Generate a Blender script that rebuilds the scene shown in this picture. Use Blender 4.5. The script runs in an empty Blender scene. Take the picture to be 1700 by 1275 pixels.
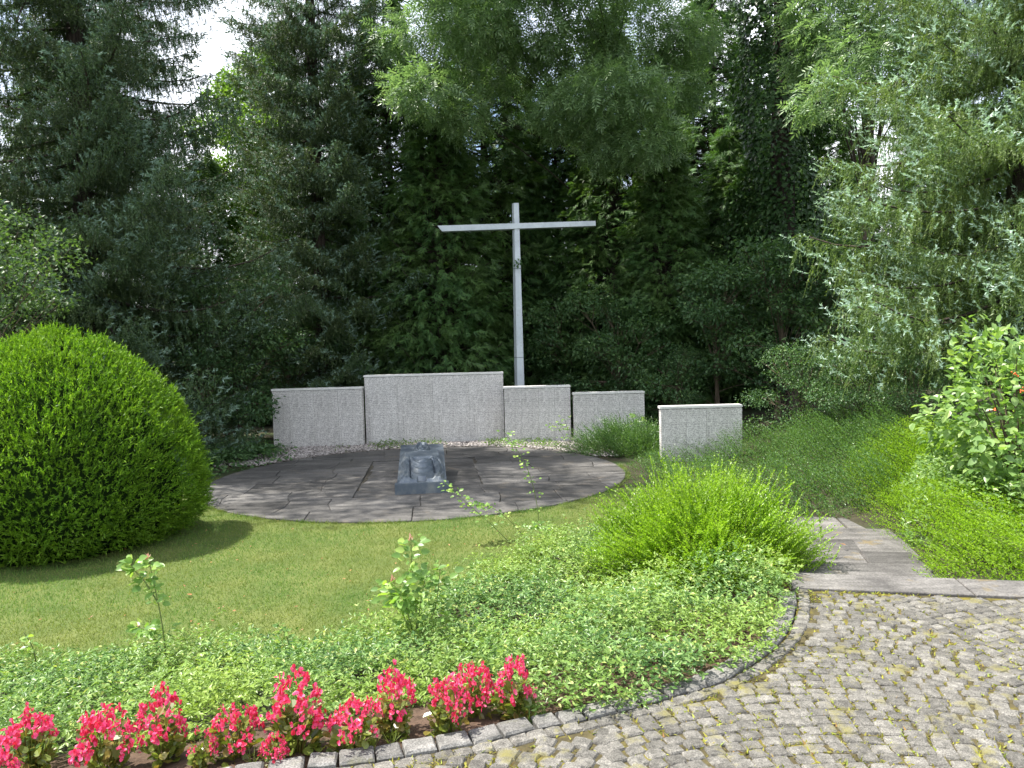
import bpy, math, random
import numpy as np
from mathutils import Matrix, Vector

# ------------------------------------------------------------------ camera, sky, sun, exposure
scene = bpy.context.scene
COL = scene.collection
R = math.radians
F = 1228.0 / 1700.0
cam_d = bpy.data.cameras.new("camera")
cam_d.sensor_width = 36.0
cam_d.lens = 36.0 * F
cam_d.clip_start = 0.05
cam_d.clip_end = 1500.0
cam = bpy.data.objects.new("camera", cam_d)
COL.objects.link(cam)
CAM_Z = 1.6
CAM_R = Matrix.Rotation(R(90 - 2.68), 3, 'X') @ Matrix.Rotation(R(-1.5), 3, 'Z')
cam.location = (0, 0, CAM_Z)
cam.rotation_euler = CAM_R.to_euler()
scene.camera = cam

SUN_EL, SUN_AZ = R(62), math.atan2(0.14, -1.0)       # direction towards the sun: high, from the left and a little behind the walls
sun_dir = Vector((math.cos(SUN_EL) * math.cos(SUN_AZ), math.cos(SUN_EL) * math.sin(SUN_AZ), math.sin(SUN_EL)))
world = bpy.data.worlds.new("World")
scene.world = world
world.use_nodes = True
wn = world.node_tree
wn.nodes.clear()
w_out = wn.nodes.new("ShaderNodeOutputWorld")
w_bg = wn.nodes.new("ShaderNodeBackground")
w_sky = wn.nodes.new("ShaderNodeTexSky")
w_sky.sky_type = 'NISHITA'
w_sky.sun_disc = False
w_sky.sun_elevation = SUN_EL
w_sky.sun_rotation = math.atan2(sun_dir.x, sun_dir.y)
w_sky.air_density = 1.0
w_sky.dust_density = 2.0
w_sky.ozone_density = 1.0
w_tc = wn.nodes.new("ShaderNodeTexCoord")
w_noise = wn.nodes.new("ShaderNodeTexNoise")
w_noise.inputs['Scale'].default_value = 2.6
w_noise.inputs['Detail'].default_value = 7.0
w_ramp = wn.nodes.new("ShaderNodeValToRGB")
w_ramp.color_ramp.elements[0].position = 0.40
w_ramp.color_ramp.elements[1].position = 0.60
w_mix = wn.nodes.new("ShaderNodeMix")
w_mix.data_type = 'RGBA'
w_mix.inputs[7].default_value = (9.5, 9.7, 10.2, 1)       # sunlit cloud
wn.links.new(w_tc.outputs['Generated'], w_noise.inputs['Vector'])
wn.links.new(w_noise.outputs['Fac'], w_ramp.inputs['Fac'])
wn.links.new(w_ramp.outputs['Color'], w_mix.inputs[0])
wn.links.new(w_sky.outputs['Color'], w_mix.inputs[6])
wn.links.new(w_mix.outputs[2], w_bg.inputs['Color'])
w_bg.inputs['Strength'].default_value = 0.12
wn.links.new(w_bg.outputs['Background'], w_out.inputs['Surface'])

sun_d = bpy.data.lights.new("sun", 'SUN')
sun_d.energy = 5.0
sun_d.angle = R(0.53)
sun_d.color = (1.0, 0.95, 0.86)
sun = bpy.data.objects.new("sun", sun_d)
sun.rotation_euler = sun_dir.to_track_quat('Z', 'Y').to_euler()
sun.location = (-30, -5, 40)
COL.objects.link(sun)

scene.view_settings.view_transform = 'Standard'
scene.view_settings.look = 'None'
scene.view_settings.gamma = 1.0
scene.view_settings.use_curve_mapping = False
scene.view_settings.exposure = 1.18
scene.cycles.max_bounces = 6
scene.cycles.diffuse_bounces = 3
scene.cycles.glossy_bounces = 2
scene.cycles.transmission_bounces = 4
scene.cycles.transparent_max_bounces = 4

# ------------------------------------------------------------------ measuring helpers
CR = np.array(CAM_R)


def ray(u, v):
    return CR @ np.array([(u - 850.0) / 1228.0, (637.5 - v) / 1228.0, -1.0])


def PZ(u, v, z):
    """the place at height z seen at photo pixel u, v"""
    d = ray(u, v)
    return np.array([0, 0, CAM_Z]) + d * ((z - CAM_Z) / d[2])


def PY(u, v, y):
    """the place at distance y seen at photo pixel u, v"""
    d = ray(u, v)
    return np.array([0, 0, CAM_Z]) + d * (y / d[1])


def smooth(a, b, x):
    t = np.clip((np.asarray(x, float) - a) / (b - a), 0, 1)
    return t * t * (3 - 2 * t)


def unit(v):
    v = np.asarray(v, float)
    return v / np.maximum(np.linalg.norm(v, axis=-1, keepdims=True), 1e-9)


def rnd_dirs(rg, n):
    return unit(rg.normal(size=(n, 3)))


def catmull(pts, per=10):
    pts = np.asarray(pts, float)
    p = np.vstack([2 * pts[0] - pts[1], pts, 2 * pts[-1] - pts[-2]])
    out = []
    for i in range(1, len(p) - 2):
        for k in range(per):
            t = k / per
            out.append(0.5 * (2 * p[i] + (p[i + 1] - p[i - 1]) * t + (2 * p[i - 1] - 5 * p[i] + 4 * p[i + 1] - p[i + 2]) * t ** 2
                              + (3 * p[i] - p[i - 1] - 3 * p[i + 1] + p[i + 2]) * t ** 3))
    out.append(pts[-1])
    return np.array(out)


def along(poly, step):
    seg = np.linalg.norm(np.diff(poly, axis=0), axis=1)
    cum = np.concatenate([[0], np.cumsum(seg)])
    s = np.arange(0, cum[-1], step)
    return np.stack([np.interp(s, cum, poly[:, k]) for k in range(poly.shape[1])], 1)


def in_poly(x, y, poly):
    x = np.asarray(x); y = np.asarray(y)
    inside = np.zeros(x.shape, bool)
    n = len(poly)
    for i in range(n):
        x0, y0 = poly[i][:2]
        x1, y1 = poly[(i + 1) % n][:2]
        c = ((y0 > y) != (y1 > y)) & (x < (x1 - x0) * (y - y0) / ((y1 - y0) if y1 != y0 else 1e-12) + x0)
        inside ^= c
    return inside


def dist_line(x, y, line):
    best = np.full(np.shape(x), 1e9)
    for a, b in zip(line[:-1], line[1:]):
        dx, dy = b[0] - a[0], b[1] - a[1]
        t = np.clip(((x - a[0]) * dx + (y - a[1]) * dy) / (dx * dx + dy * dy + 1e-12), 0, 1)
        best = np.minimum(best, np.hypot(x - a[0] - t * dx, y - a[1] - t * dy))
    return best


# ------------------------------------------------------------------ mesh helpers
class MB:
    """collects vertices and faces and links them as one mesh"""

    def __init__(self):
        self.v, self.f, self.n = [], [], 0

    def add(self, verts, faces, mat=0, smooth_=False):
        verts = np.asarray(verts, np.float32).reshape(-1, 3)
        faces = np.asarray(faces, np.int64)
        self.v.append(verts)
        self.f.append((faces + self.n, mat, smooth_))
        self.n += len(verts)

    def mesh(self, name, mats):
        me = bpy.data.meshes.new(name)
        V = np.concatenate(self.v)
        me.vertices.add(len(V))
        me.vertices.foreach_set("co", V.ravel())
        loops = np.concatenate([f.ravel() for f, _, _ in self.f]).astype(np.int32)
        tot = np.concatenate([np.full(len(f), f.shape[1]) for f, _, _ in self.f]).astype(np.int32)
        mi = np.concatenate([np.full(len(f), m) for f, m, _ in self.f]).astype(np.int32)
        sm = np.concatenate([np.full(len(f), s) for f, _, s in self.f]).astype(bool)
        me.loops.add(len(loops))
        me.loops.foreach_set("vertex_index", loops)
        me.polygons.add(len(tot))
        me.polygons.foreach_set("loop_start", np.concatenate([[0], np.cumsum(tot)[:-1]]).astype(np.int32))
        me.polygons.foreach_set("loop_total", tot)
        me.polygons.foreach_set("material_index", mi)
        me.polygons.foreach_set("use_smooth", sm)
        for m in (mats if isinstance(mats, (list, tuple)) else [mats]):
            me.materials.append(m)
        me.update(calc_edges=True)
        return me

    def build(self, name, mats, parent=None, **kw):
        return obj(name, self.mesh(name, mats), parent, **kw)

    # leaves ------------------------------------------------------
    def leaves(self, P, D, N, L, W, shape='diamond', fold=0.15, mat=0):
        P = np.asarray(P, float); n = len(P)
        if n == 0:
            return
        D = unit(D)
        S = unit(np.cross(D, N))
        N2 = np.cross(S, D)
        L = np.broadcast_to(np.asarray(L, float), (n,))[:, None]
        W = np.broadcast_to(np.asarray(W, float), (n,))[:, None]
        if shape == 'tri':
            v = np.stack([P - S * W * .5, P + S * W * .5, P + D * L], 1)
            fc = np.array([[0, 1, 2]])
        elif shape == 'diamond':
            m = P + D * L * .42 + N2 * W * fold
            v = np.stack([P, m + S * W * .5, P + D * L, m - S * W * .5], 1)
            fc = np.array([[0, 1, 2, 3]])
        elif shape == 'leaf':                      # six outline points and a folded midrib
            a = P + D * L * .28 + N2 * W * fold
            b = P + D * L * .64 + N2 * W * fold
            tip = P + D * L - N2 * L * fold * .5
            v = np.stack([P, a + S * W * .46, b + S * W * .40, tip, b - S * W * .40, a - S * W * .46], 1)
            fc = np.array([[0, 1, 2, 3], [0, 3, 4, 5]])
        elif shape == 'round':
            ang = np.linspace(0, 2 * np.pi, 9)[:-1]
            ring = [P + D * L * (.5 - .5 * math.cos(t)) + S * W * .5 * math.sin(t) + N2 * W * fold * abs(math.sin(t)) for t in ang]
            v = np.stack(ring, 1)
            fc = np.array([[0, 1, 2, 3], [0, 3, 4, 5], [0, 5, 6, 7]])
        k = v.shape[1]
        idx = (np.arange(n)[:, None, None] * k + fc[None]).reshape(-1, fc.shape[1])
        self.add(v.reshape(-1, 3), idx, mat)

    def tube(self, pts, rad, sides=6, mat=0, cap=True):
        pts = np.asarray(pts, float); n = len(pts)
        rad = np.broadcast_to(np.asarray(rad, float), (n,))
        T = unit(np.gradient(pts, axis=0))
        ref = np.array([0, 0, 1.0]) if abs(T[0][2]) < .9 else np.array([1.0, 0, 0])
        A = unit(np.cross(T, ref)); B = np.cross(T, A)
        an = np.arange(sides) * 2 * np.pi / sides
        v = pts[:, None] + (A[:, None] * np.cos(an)[None, :, None] + B[:, None] * np.sin(an)[None, :, None]) * rad[:, None, None]
        i = np.arange(n - 1)[:, None] * sides; j = np.arange(sides)[None]; j2 = (j + 1) % sides
        fc = np.stack([i + j, i + j2, i + sides + j2, i + sides + j], -1).reshape(-1, 4)
        self.add(v.reshape(-1, 3), fc, mat, True)
        if cap:
            base = np.arange(sides)[None]
            self.add(v[0], base[:, ::-1], mat); self.add(v[-1], base, mat)

    def box(self, lo, hi, mat=0, bev=0.0):
        x0, y0, z0 = lo; x1, y1, z1 = hi
        self.prism([(x0, y0), (x1, y0), (x1, y1), (x0, y1)], z0, z1, mat, bev)

    def prism(self, poly, z0, z1, mat=0, bev=0.0):
        """a flat stone: outline poly (counter-clockwise), top edge bevelled"""
        p = np.asarray(poly, float)[:, :2]; n = len(p)
        c = p.mean(0)
        ins = p + unit(c - p) * bev * 1.2
        V = [np.c_[p, np.full(n, z0)], np.c_[p, np.full(n, z1 - bev)]]
        if bev > 0:
            V.append(np.c_[ins, np.full(n, z1)])
        rings = len(V)
        j = np.arange(n); j2 = (j + 1) % n
        fc = np.concatenate([np.stack([r * n + j, r * n + j2, (r + 1) * n + j2, (r + 1) * n + j], -1) for r in range(rings - 1)])
        V = np.concatenate(V)
        self.add(V, fc, mat)
        self.add(V[(rings - 1) * n:], np.arange(n)[None], mat)


def obj(name, me, parent=None, label=None, category=None, group=None, kind=None, loc=None, rot=None, scale=None):
    o = bpy.data.objects.new(name, me)
    COL.objects.link(o)
    if parent is not None:
        o.parent = parent
    if loc is not None:
        o.location = loc
    if rot is not None:
        o.rotation_euler = (0, 0, rot) if np.isscalar(rot) else rot
    if scale is not None:
        o.scale = (scale,) * 3 if np.isscalar(scale) else scale
    for k, v in (('label', label), ('category', category), ('group', group), ('kind', kind)):
        if v:
            o[k] = v
    return o


def thing(name, label, category, loc=(0, 0, 0), rot=0, group=None, scale=None):
    return obj(name, None, None, label, category, group, None, loc, rot, scale)


# ------------------------------------------------------------------ materials
def new_mat(name):
    m = bpy.data.materials.new(name)
    m.use_nodes = True
    nt = m.node_tree
    return m, nt, nt.nodes['Principled BSDF'], nt.nodes['Material Output']


def node(nt, typ, **kw):
    n = nt.nodes.new(typ)
    for k, v in kw.items():
        if k in n.inputs.keys():
            n.inputs[k].default_value = v
        else:
            setattr(n, k, v)
    return n


def c4(c):
    return (c[0], c[1], c[2], 1.0)


def mixc(nt, fac, a, b, blend='MIX'):
    m = nt.nodes.new("ShaderNodeMix"); m.data_type = 'RGBA'; m.blend_type = blend
    for sock, val in ((m.inputs[0], fac), (m.inputs[6], a), (m.inputs[7], b)):
        if hasattr(val, 'is_linked'):
            nt.links.new(val, sock)
        elif np.isscalar(val):
            sock.default_value = val
        else:
            sock.default_value = c4(val)
    return m.outputs[2]


def ramp(nt, src, stops):
    r = nt.nodes.new("ShaderNodeValToRGB")
    els = r.color_ramp.elements
    while len(els) < len(stops):
        els.new(0.5)
    for e, (p, c) in zip(els, stops):
        e.position = p
        e.color = c4(c) if not np.isscalar(c) else (c, c, c, 1)
    nt.links.new(src, r.inputs['Fac'])
    return r.outputs['Color']


def math_n(nt, op, a, b=None, c=None):
    m = nt.nodes.new("ShaderNodeMath"); m.operation = op
    for s, v in zip(m.inputs, (a, b, c)):
        if v is None:
            continue
        if hasattr(v, 'is_linked'):
            nt.links.new(v, s)
        else:
            s.default_value = v
    return m.outputs[0]


def noise(nt, scale, detail=4, rough=0.55, coord='Object', vec=None):
    t = node(nt, "ShaderNodeTexNoise", Scale=scale, Detail=detail, Roughness=rough)
    if vec is None:
        tc = node(nt, "ShaderNodeTexCoord")
        vec = tc.outputs[coord]
    nt.links.new(vec, t.inputs['Vector'])
    return t.outputs['Fac']


def leaf_mat(name, stops, trans=0.35, rough=0.5, spec=0.35, clump=None, tmul=(1.5, 1.6, .6)):
    """stops: colours a leaf may have, picked at random for each leaf; clump: a second tint in patches"""
    m, nt, bsdf, out = new_mat(name)
    g = node(nt, "ShaderNodeNewGeometry")
    oi = node(nt, "ShaderNodeObjectInfo")
    col = ramp(nt, math_n(nt, 'FRACT', math_n(nt, 'ADD', g.outputs['Random Per Island'], oi.outputs['Random'])), stops)
    if clump:
        sc, tint, amt = clump
        f = noise(nt, sc, 2, .5)
        f = math_n(nt, 'MULTIPLY', ramp(nt, f, [(.42, 0), (.62, 1)]), amt)
        col = mixc(nt, f, col, tint)
    nt.links.new(col, bsdf.inputs['Base Color'])
    bsdf.inputs['Roughness'].default_value = rough
    bsdf.inputs['Specular IOR Level'].default_value = spec
    tr = node(nt, "ShaderNodeBsdfTranslucent")
    nt.links.new(mixc(nt, 1.0, col, tmul, 'MULTIPLY'), tr.inputs['Color'])
    mx = node(nt, "ShaderNodeMixShader"); mx.inputs[0].default_value = trans
    nt.links.new(bsdf.outputs[0], mx.inputs[1]); nt.links.new(tr.outputs[0], mx.inputs[2])
    nt.links.new(mx.outputs[0], out.inputs['Surface'])
    return m


def rock_mat(name, c1, c2, scale=6, fine=60, rough=0.85, bump=0.35, moss=None, moss_scale=3, moss_at=.58, speck=0.0, vary=0.25, spec=0.25, streak=False):
    m, nt, bsdf, out = new_mat(name)
    tc = node(nt, "ShaderNodeTexCoord")
    geo = node(nt, "ShaderNodeNewGeometry")
    n1 = noise(nt, scale, 5, .6, vec=geo.outputs['Position'])
    n2 = noise(nt, fine, 4, .7, vec=geo.outputs['Position'])
    col = ramp(nt, n1, [(.3, c1), (.7, c2)])
    if streak:                                        # cleft layers of the stone, running one way
        mp = node(nt, "ShaderNodeMapping"); mp.inputs['Scale'].default_value = (.8, 6, 6); mp.inputs['Rotation'].default_value = (0, 0, .1)
        nt.links.new(geo.outputs['Position'], mp.inputs['Vector'])
        col = mixc(nt, .55, col, ramp(nt, noise(nt, 2.0, 6, .7, vec=mp.outputs[0]), [(.3, .15), (.7, .85)]), 'OVERLAY')
    if speck:
        sp = ramp(nt, noise(nt, fine * 2.2, 2, .6, vec=geo.outputs['Position']), [(.38, 0.25), (.5, .5), (.62, .85)])
        col = mixc(nt, speck, col, sp, 'OVERLAY')
    col = mixc(nt, .35, col, ramp(nt, n2, [(.3, .2), (.7, .8)]), 'OVERLAY')
    if vary:
        oi = node(nt, "ShaderNodeObjectInfo")
        isl = math_n(nt, 'FRACT', math_n(nt, 'ADD', oi.outputs['Random'], geo.outputs['Random Per Island']))
        col = mixc(nt, vary, col, ramp(nt, isl, [(0, .1), (1, .9)]), 'OVERLAY')
    if moss:
        f = math_n(nt, 'MULTIPLY', ramp(nt, noise(nt, moss_scale, 6, .65, vec=geo.outputs['Position']), [(moss_at, 0), (moss_at + .12, 1)]), .85)
        col = mixc(nt, f, col, moss)
    nt.links.new(col, bsdf.inputs['Base Color'])
    bsdf.inputs['Roughness'].default_value = rough
    bsdf.inputs['Specular IOR Level'].default_value = spec
    b = node(nt, "ShaderNodeBump", Strength=bump, Distance=0.01)
    nt.links.new(math_n(nt, 'ADD', n1, n2), b.inputs['Height'])
    nt.links.new(b.outputs[0], bsdf.inputs['Normal'])
    return m


def bark_mat(name, c1, c2):
    m, nt, bsdf, out = new_mat(name)
    tc = node(nt, "ShaderNodeTexCoord")
    mp = node(nt, "ShaderNodeMapping"); mp.inputs['Scale'].default_value = (9, 9, 1.6)
    nt.links.new(tc.outputs['Object'], mp.inputs['Vector'])
    n1 = noise(nt, 2.5, 6, .7, vec=mp.outputs[0])
    nt.links.new(ramp(nt, n1, [(.35, c1), (.68, c2)]), bsdf.inputs['Base Color'])
    bsdf.inputs['Roughness'].default_value = .95
    b = node(nt, "ShaderNodeBump", Strength=.9, Distance=.03)
    nt.links.new(n1, b.inputs['Height']); nt.links.new(b.outputs[0], bsdf.inputs['Normal'])
    return m


M = {}
M['bark'] = bark_mat('bark', (.022, .016, .012), (.075, .058, .045))
M['twig'] = bark_mat('twig', (.06, .045, .03), (.17, .13, .09))
M['green_stem'] = leaf_mat('green_stem', [(0, (.10, .14, .04)), (1, (.14, .17, .06))], trans=.1)
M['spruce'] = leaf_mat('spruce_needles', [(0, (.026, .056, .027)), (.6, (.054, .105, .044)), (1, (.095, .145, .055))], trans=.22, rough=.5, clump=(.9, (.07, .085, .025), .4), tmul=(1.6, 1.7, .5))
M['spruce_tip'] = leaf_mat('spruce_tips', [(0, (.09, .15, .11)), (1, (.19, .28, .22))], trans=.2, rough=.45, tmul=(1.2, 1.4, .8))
M['spruce_lit'] = leaf_mat('sunlit_spruce_needles', [(0, (.055, .105, .036)), (.6, (.125, .20, .07)), (1, (.22, .30, .12))], trans=.4, rough=.45, clump=(1.2, (.17, .22, .07), .4))  # lit copy of the spruce needles: sunlight and dark depth put into the colours
M['spruce_lit_tip'] = leaf_mat('sunlit_spruce_tips', [(0, (.24, .36, .27)), (1, (.44, .57, .48))], trans=.25, rough=.4, tmul=(1.2, 1.4, .8))  # bluish young growth, brightened further with sunlight in the colour
M['thuja'] = leaf_mat('thuja_fronds', [(0, (.042, .098, .035)), (.7, (.08, .17, .053)), (1, (.115, .205, .062))], trans=.3, rough=.5, clump=(.8, (.10, .16, .04), .5))
M['ash'] = leaf_mat('ash_leaves', [(0, (.11, .19, .085)), (.7, (.18, .28, .13)), (1, (.25, .35, .17))], trans=.4, rough=.35, spec=.5, tmul=(1.4, 1.5, .8))
M['ivy'] = leaf_mat('ivy_leaves', [(0, (.02, .05, .016)), (.8, (.045, .10, .03)), (1, (.08, .15, .05))], trans=.15, rough=.4, spec=.25)
M['broad'] = leaf_mat('understory_leaves', [(0, (.05, .105, .042)), (.8, (.092, .175, .064)), (1, (.15, .235, .085))], trans=.3, rough=.42, clump=(.9, (.045, .10, .05), .5))
M['broad_light'] = leaf_mat('light_tree_leaves', [(0, (.07, .14, .03)), (1, (.15, .24, .06))], trans=.45, rough=.45)
M['maple'] = leaf_mat('young_maple_leaves', [(0, (.045, .095, .035)), (1, (.10, .165, .06))], trans=.35, rough=.45)
M['yew'] = leaf_mat('yew_needles', [(0, (.04, .10, .012)), (.55, (.105, .22, .018)), (.85, (.18, .33, .028)), (1, (.27, .42, .05))], trans=.33, rough=.5, spec=.2, clump=(2.2, (.13, .22, .018), .4))
M['yew_core'] = leaf_mat('yew_dark_core', [(0, (.008, .018, .005)), (1, (.012, .024, .007))], trans=0, rough=.9, spec=.0)  # near-black shell: the shade inside the dome is put into its colour
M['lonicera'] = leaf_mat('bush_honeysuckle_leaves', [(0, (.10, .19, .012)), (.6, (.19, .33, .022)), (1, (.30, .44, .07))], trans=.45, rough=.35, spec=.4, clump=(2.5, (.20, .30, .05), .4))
M['lonicera_dark'] = leaf_mat('shaded_honeysuckle_leaves', [(0, (.055, .12, .04)), (.7, (.10, .19, .06)), (1, (.17, .28, .10))], trans=.3, rough=.35, spec=.4)  # darker copy of the honeysuckle leaves, with shade put into the colour
M['vinca'] = leaf_mat('periwinkle_leaves', [(0, (.04, .105, .03)), (.55, (.12, .225, .062)), (.9, (.23, .36, .12)), (1, (.40, .42, .15))], trans=.28, rough=.38, spec=.32, clump=(1.1, (.28, .38, .06), .6))  # paler leaf colours stand in for glossy highlights
M['shrub'] = leaf_mat('large_shrub_leaves', [(0, (.13, .23, .07)), (.7, (.21, .33, .11)), (1, (.31, .42, .14))], trans=.4, rough=.35, spec=.45)
M['rose_leaf'] = leaf_mat('rose_leaves', [(0, (.12, .22, .06)), (.7, (.20, .33, .08)), (1, (.34, .44, .11))], trans=.4, rough=.35, spec=.4)
M['begonia_leaf'] = leaf_mat('begonia_leaves', [(0, (.09, .12, .025)), (.5, (.16, .20, .035)), (.8, (.20, .14, .04)), (1, (.20, .27, .05))], trans=.3, rough=.25, spec=.6)
M['petal'] = leaf_mat('begonia_petals', [(0, (.55, .03, .05)), (.35, (.66, .035, .10)), (.6, (.74, .07, .20)), (.85, (.80, .10, .27)), (1, (.80, .20, .32))], trans=.35, rough=.4, spec=.3, tmul=(1.1, 1.0, 1.0))
M['dry_petal'] = leaf_mat('withered_petals', [(0, (.55, .25, .15)), (1, (.75, .5, .4))], trans=.3, tmul=(1, 1, 1))
M['berry'] = leaf_mat('berries', [(0, (.7, .10, .03)), (1, (.8, .2, .06))], trans=.1, rough=.2, tmul=(1, 1, 1))
M['dead_leaf'] = leaf_mat('fallen_leaves', [(0, (.25, .11, .05)), (1, (.42, .24, .10))], trans=.2, tmul=(1, 1, 1))
M['grass'] = leaf_mat('lawn_grass', [(0, (.07, .15, .03)), (.6, (.115, .215, .045)), (.88, (.175, .245, .065)), (1, (.31, .29, .12))], trans=.3, rough=.55, spec=.2, clump=(1.3, (.20, .20, .06), .5))
M['fern'] = leaf_mat('fern_fronds', [(0, (.04, .09, .03)), (1, (.075, .15, .05))], trans=.35)
M['soil'] = rock_mat('soil', (.05, .032, .022), (.13, .085, .06), 14, 90, .95, .9, vary=0)
M['litter'] = rock_mat('forest_floor', (.022, .02, .014), (.06, .055, .03), 2.5, 40, .95, .8, vary=0, moss=(.04, .07, .02), moss_scale=1.1, moss_at=.5)
M['turf'] = rock_mat('turf', (.06, .095, .022), (.12, .14, .04), 2.2, 55, .95, .8, vary=0)
M['joint'] = rock_mat('joint_filling', (.045, .038, .02), (.095, .08, .036), 12, 70, .95, .8, vary=0, moss=(.17, .145, .02), moss_scale=5, moss_at=.52)
M['cobble'] = rock_mat('granite_setts', (.07, .067, .06), (.18, .172, .155), 22, 95, .8, .7, moss=(.165, .15, .045), moss_scale=5.5, moss_at=.55, speck=.7, vary=.35)
M['kerbstone'] = rock_mat('granite_edging', (.085, .085, .08), (.20, .195, .185), 9, 70, .85, .5, moss=(.13, .13, .06), moss_scale=4, moss_at=.60, speck=.55, vary=.3)
M['flag'] = rock_mat('flagstone', (.055, .054, .053), (.118, .113, .108), 1.8, 26, .8, .6, speck=.15, vary=.35, moss=(.14, .12, .095), moss_scale=2.2, moss_at=.60, streak=True)
M['path_flag'] = rock_mat('path_flagstone', (.062, .059, .057), (.13, .124, .118), 3.5, 40, .85, .6, speck=.35, vary=.35, moss=(.16, .12, .05), moss_scale=3.2, moss_at=.58, streak=True)
M['plaza_joint'] = rock_mat('plaza_joints', (.04, .036, .03), (.08, .072, .055), 8, 60, .95, .8, vary=0)
M['gravel'] = rock_mat('gravel', (.16, .14, .135), (.42, .39, .37), 25, 90, .9, .3, vary=.5)
M['coping'] = rock_mat('pale_coping', (.56, .56, .54), (.70, .70, .68), 5, 60, .8, .2, vary=.1)
M['pebble_bed'] = rock_mat('gravel_bed', (.08, .07, .06), (.24, .22, .20), 30, 80, .95, .9, vary=0)


def name_stone():
    """pale stone cut all over with rows of small names: only the grain of the lettering can be made out"""
    m, nt, bsdf, out = new_mat('name_stone')
    tc = node(nt, "ShaderNodeTexCoord")
    sp = node(nt, "ShaderNodeSeparateXYZ"); nt.links.new(tc.outputs['Object'], sp.inputs[0])
    x, z = sp.outputs['X'], sp.outputs['Z']
    row = math_n(nt, 'DIVIDE', z, .036)
    rf = math_n(nt, 'FRACT', row); ri = math_n(nt, 'FLOOR', row)
    inrow = math_n(nt, 'MAXIMUM', .62, math_n(nt, 'MULTIPLY', math_n(nt, 'GREATER_THAN', rf, .26), math_n(nt, 'LESS_THAN', rf, .82)))
    col_i = math_n(nt, 'FLOOR', math_n(nt, 'DIVIDE', x, .014))
    cb = node(nt, "ShaderNodeCombineXYZ")
    nt.links.new(col_i, cb.inputs[0]); nt.links.new(ri, cb.inputs[1])
    nt.links.new(math_n(nt, 'FLOOR', math_n(nt, 'MULTIPLY', rf, 4.0)), cb.inputs[2])
    wn_ = node(nt, "ShaderNodeTexWhiteNoise"); nt.links.new(cb.outputs[0], wn_.inputs['Vector'])
    stroke = math_n(nt, 'GREATER_THAN', wn_.outputs['Value'], .46)
    cb2 = node(nt, "ShaderNodeCombineXYZ")
    nt.links.new(math_n(nt, 'DIVIDE', x, .10), cb2.inputs[0]); nt.links.new(math_n(nt, 'MULTIPLY', ri, 3.7), cb2.inputs[1])
    word = node(nt, "ShaderNodeTexNoise", Scale=1.0, Detail=0.0); nt.links.new(cb2.outputs[0], word.inputs['Vector'])
    wordm = math_n(nt, 'GREATER_THAN', word.outputs['Fac'], .22)
    oi = node(nt, "ShaderNodeObjectInfo")
    ink = math_n(nt, 'MULTIPLY', math_n(nt, 'MULTIPLY', inrow, stroke), wordm)
    big = noise(nt, 1.4, 4, .6)
    base = ramp(nt, big, [(.3, (.56, .545, .53)), (.7, (.70, .685, .66))])
    base = mixc(nt, .15, base, ramp(nt, noise(nt, 120, 2, .6), [(.3, .25), (.7, .75)]), 'OVERLAY')
    base = mixc(nt, .12, base, ramp(nt, oi.outputs['Random'], [(0, .2), (1, .8)]), 'OVERLAY')
    mp = node(nt, "ShaderNodeMapping"); mp.inputs['Scale'].default_value = (7, 1, .9)
    nt.links.new(tc.outputs['Object'], mp.inputs['Vector'])
    st = ramp(nt, noise(nt, 1.5, 5, .65, vec=mp.outputs[0]), [(.45, 0), (.75, 1)])
    base = mixc(nt, math_n(nt, 'MULTIPLY', st, .4), base, (.26, .25, .225))
    col = mixc(nt, math_n(nt, 'MULTIPLY', ink, .55), base, (.16, .155, .155))
    nt.links.new(col, bsdf.inputs['Base Color'])
    bsdf.inputs['Roughness'].default_value = .85
    bsdf.inputs['Specular IOR Level'].default_value = .2
    b = node(nt, "ShaderNodeBump", Strength=.5, Distance=.004)
    nt.links.new(math_n(nt, 'SUBTRACT', 1.0, ink), b.inputs['Height']); nt.links.new(b.outputs[0], bsdf.inputs['Normal'])
    return m


def metal_mat():
    m, nt, bsdf, out = new_mat('weathered_aluminium')
    f = noise(nt, 3, 5, .6)
    g = noise(nt, 18, 6, .7)
    col = ramp(nt, f, [(.3, (.40, .45, .49)), (.7, (.52, .57, .61))])
    col = mixc(nt, math_n(nt, 'MULTIPLY', ramp(nt, g, [(.55, 0), (.75, 1)]), .5), col, (.20, .19, .16))
    nt.links.new(col, bsdf.inputs['Base Color'])
    bsdf.inputs['Metallic'].default_value = .35
    bsdf.inputs['Roughness'].default_value = .5
    return m


def bronze_mat():
    m, nt, bsdf, out = new_mat('patinated_bronze')
    f = noise(nt, 3.5, 6, .65)
    g = noise(nt, 14, 5, .7)
    col = ramp(nt, f, [(.3, (.055, .075, .10)), (.55, (.11, .135, .165)), (.75, (.22, .235, .235))])
    col = mixc(nt, math_n(nt, 'MULTIPLY', ramp(nt, g, [(.5, 0), (.75, 1)]), .4), col, (.17, .18, .17))
    nt.links.new(col, bsdf.inputs['Base Color'])
    bsdf.inputs['Metallic'].default_value = .35
    bsdf.inputs['Roughness'].default_value = .5
    b = node(nt, "ShaderNodeBump", Strength=.3, Distance=.01)
    nt.links.new(g, b.inputs['Height']); nt.links.new(b.outputs[0], bsdf.inputs['Normal'])
    return m


M['name_stone'] = name_stone()
M['metal'] = metal_mat()
M['bronze'] = bronze_mat()
m_, nt_, b_, o_ = new_mat('dark_hollow'); b_.inputs['Base Color'].default_value = (.012, .013, .016, 1); b_.inputs['Roughness'].default_value = .8
M['hollow'] = m_
m_, nt_, b_, o_ = new_mat('seam'); b_.inputs['Base Color'].default_value = (.12, .14, .16, 1); b_.inputs['Roughness'].default_value = .7
M['seam'] = m_

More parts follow.
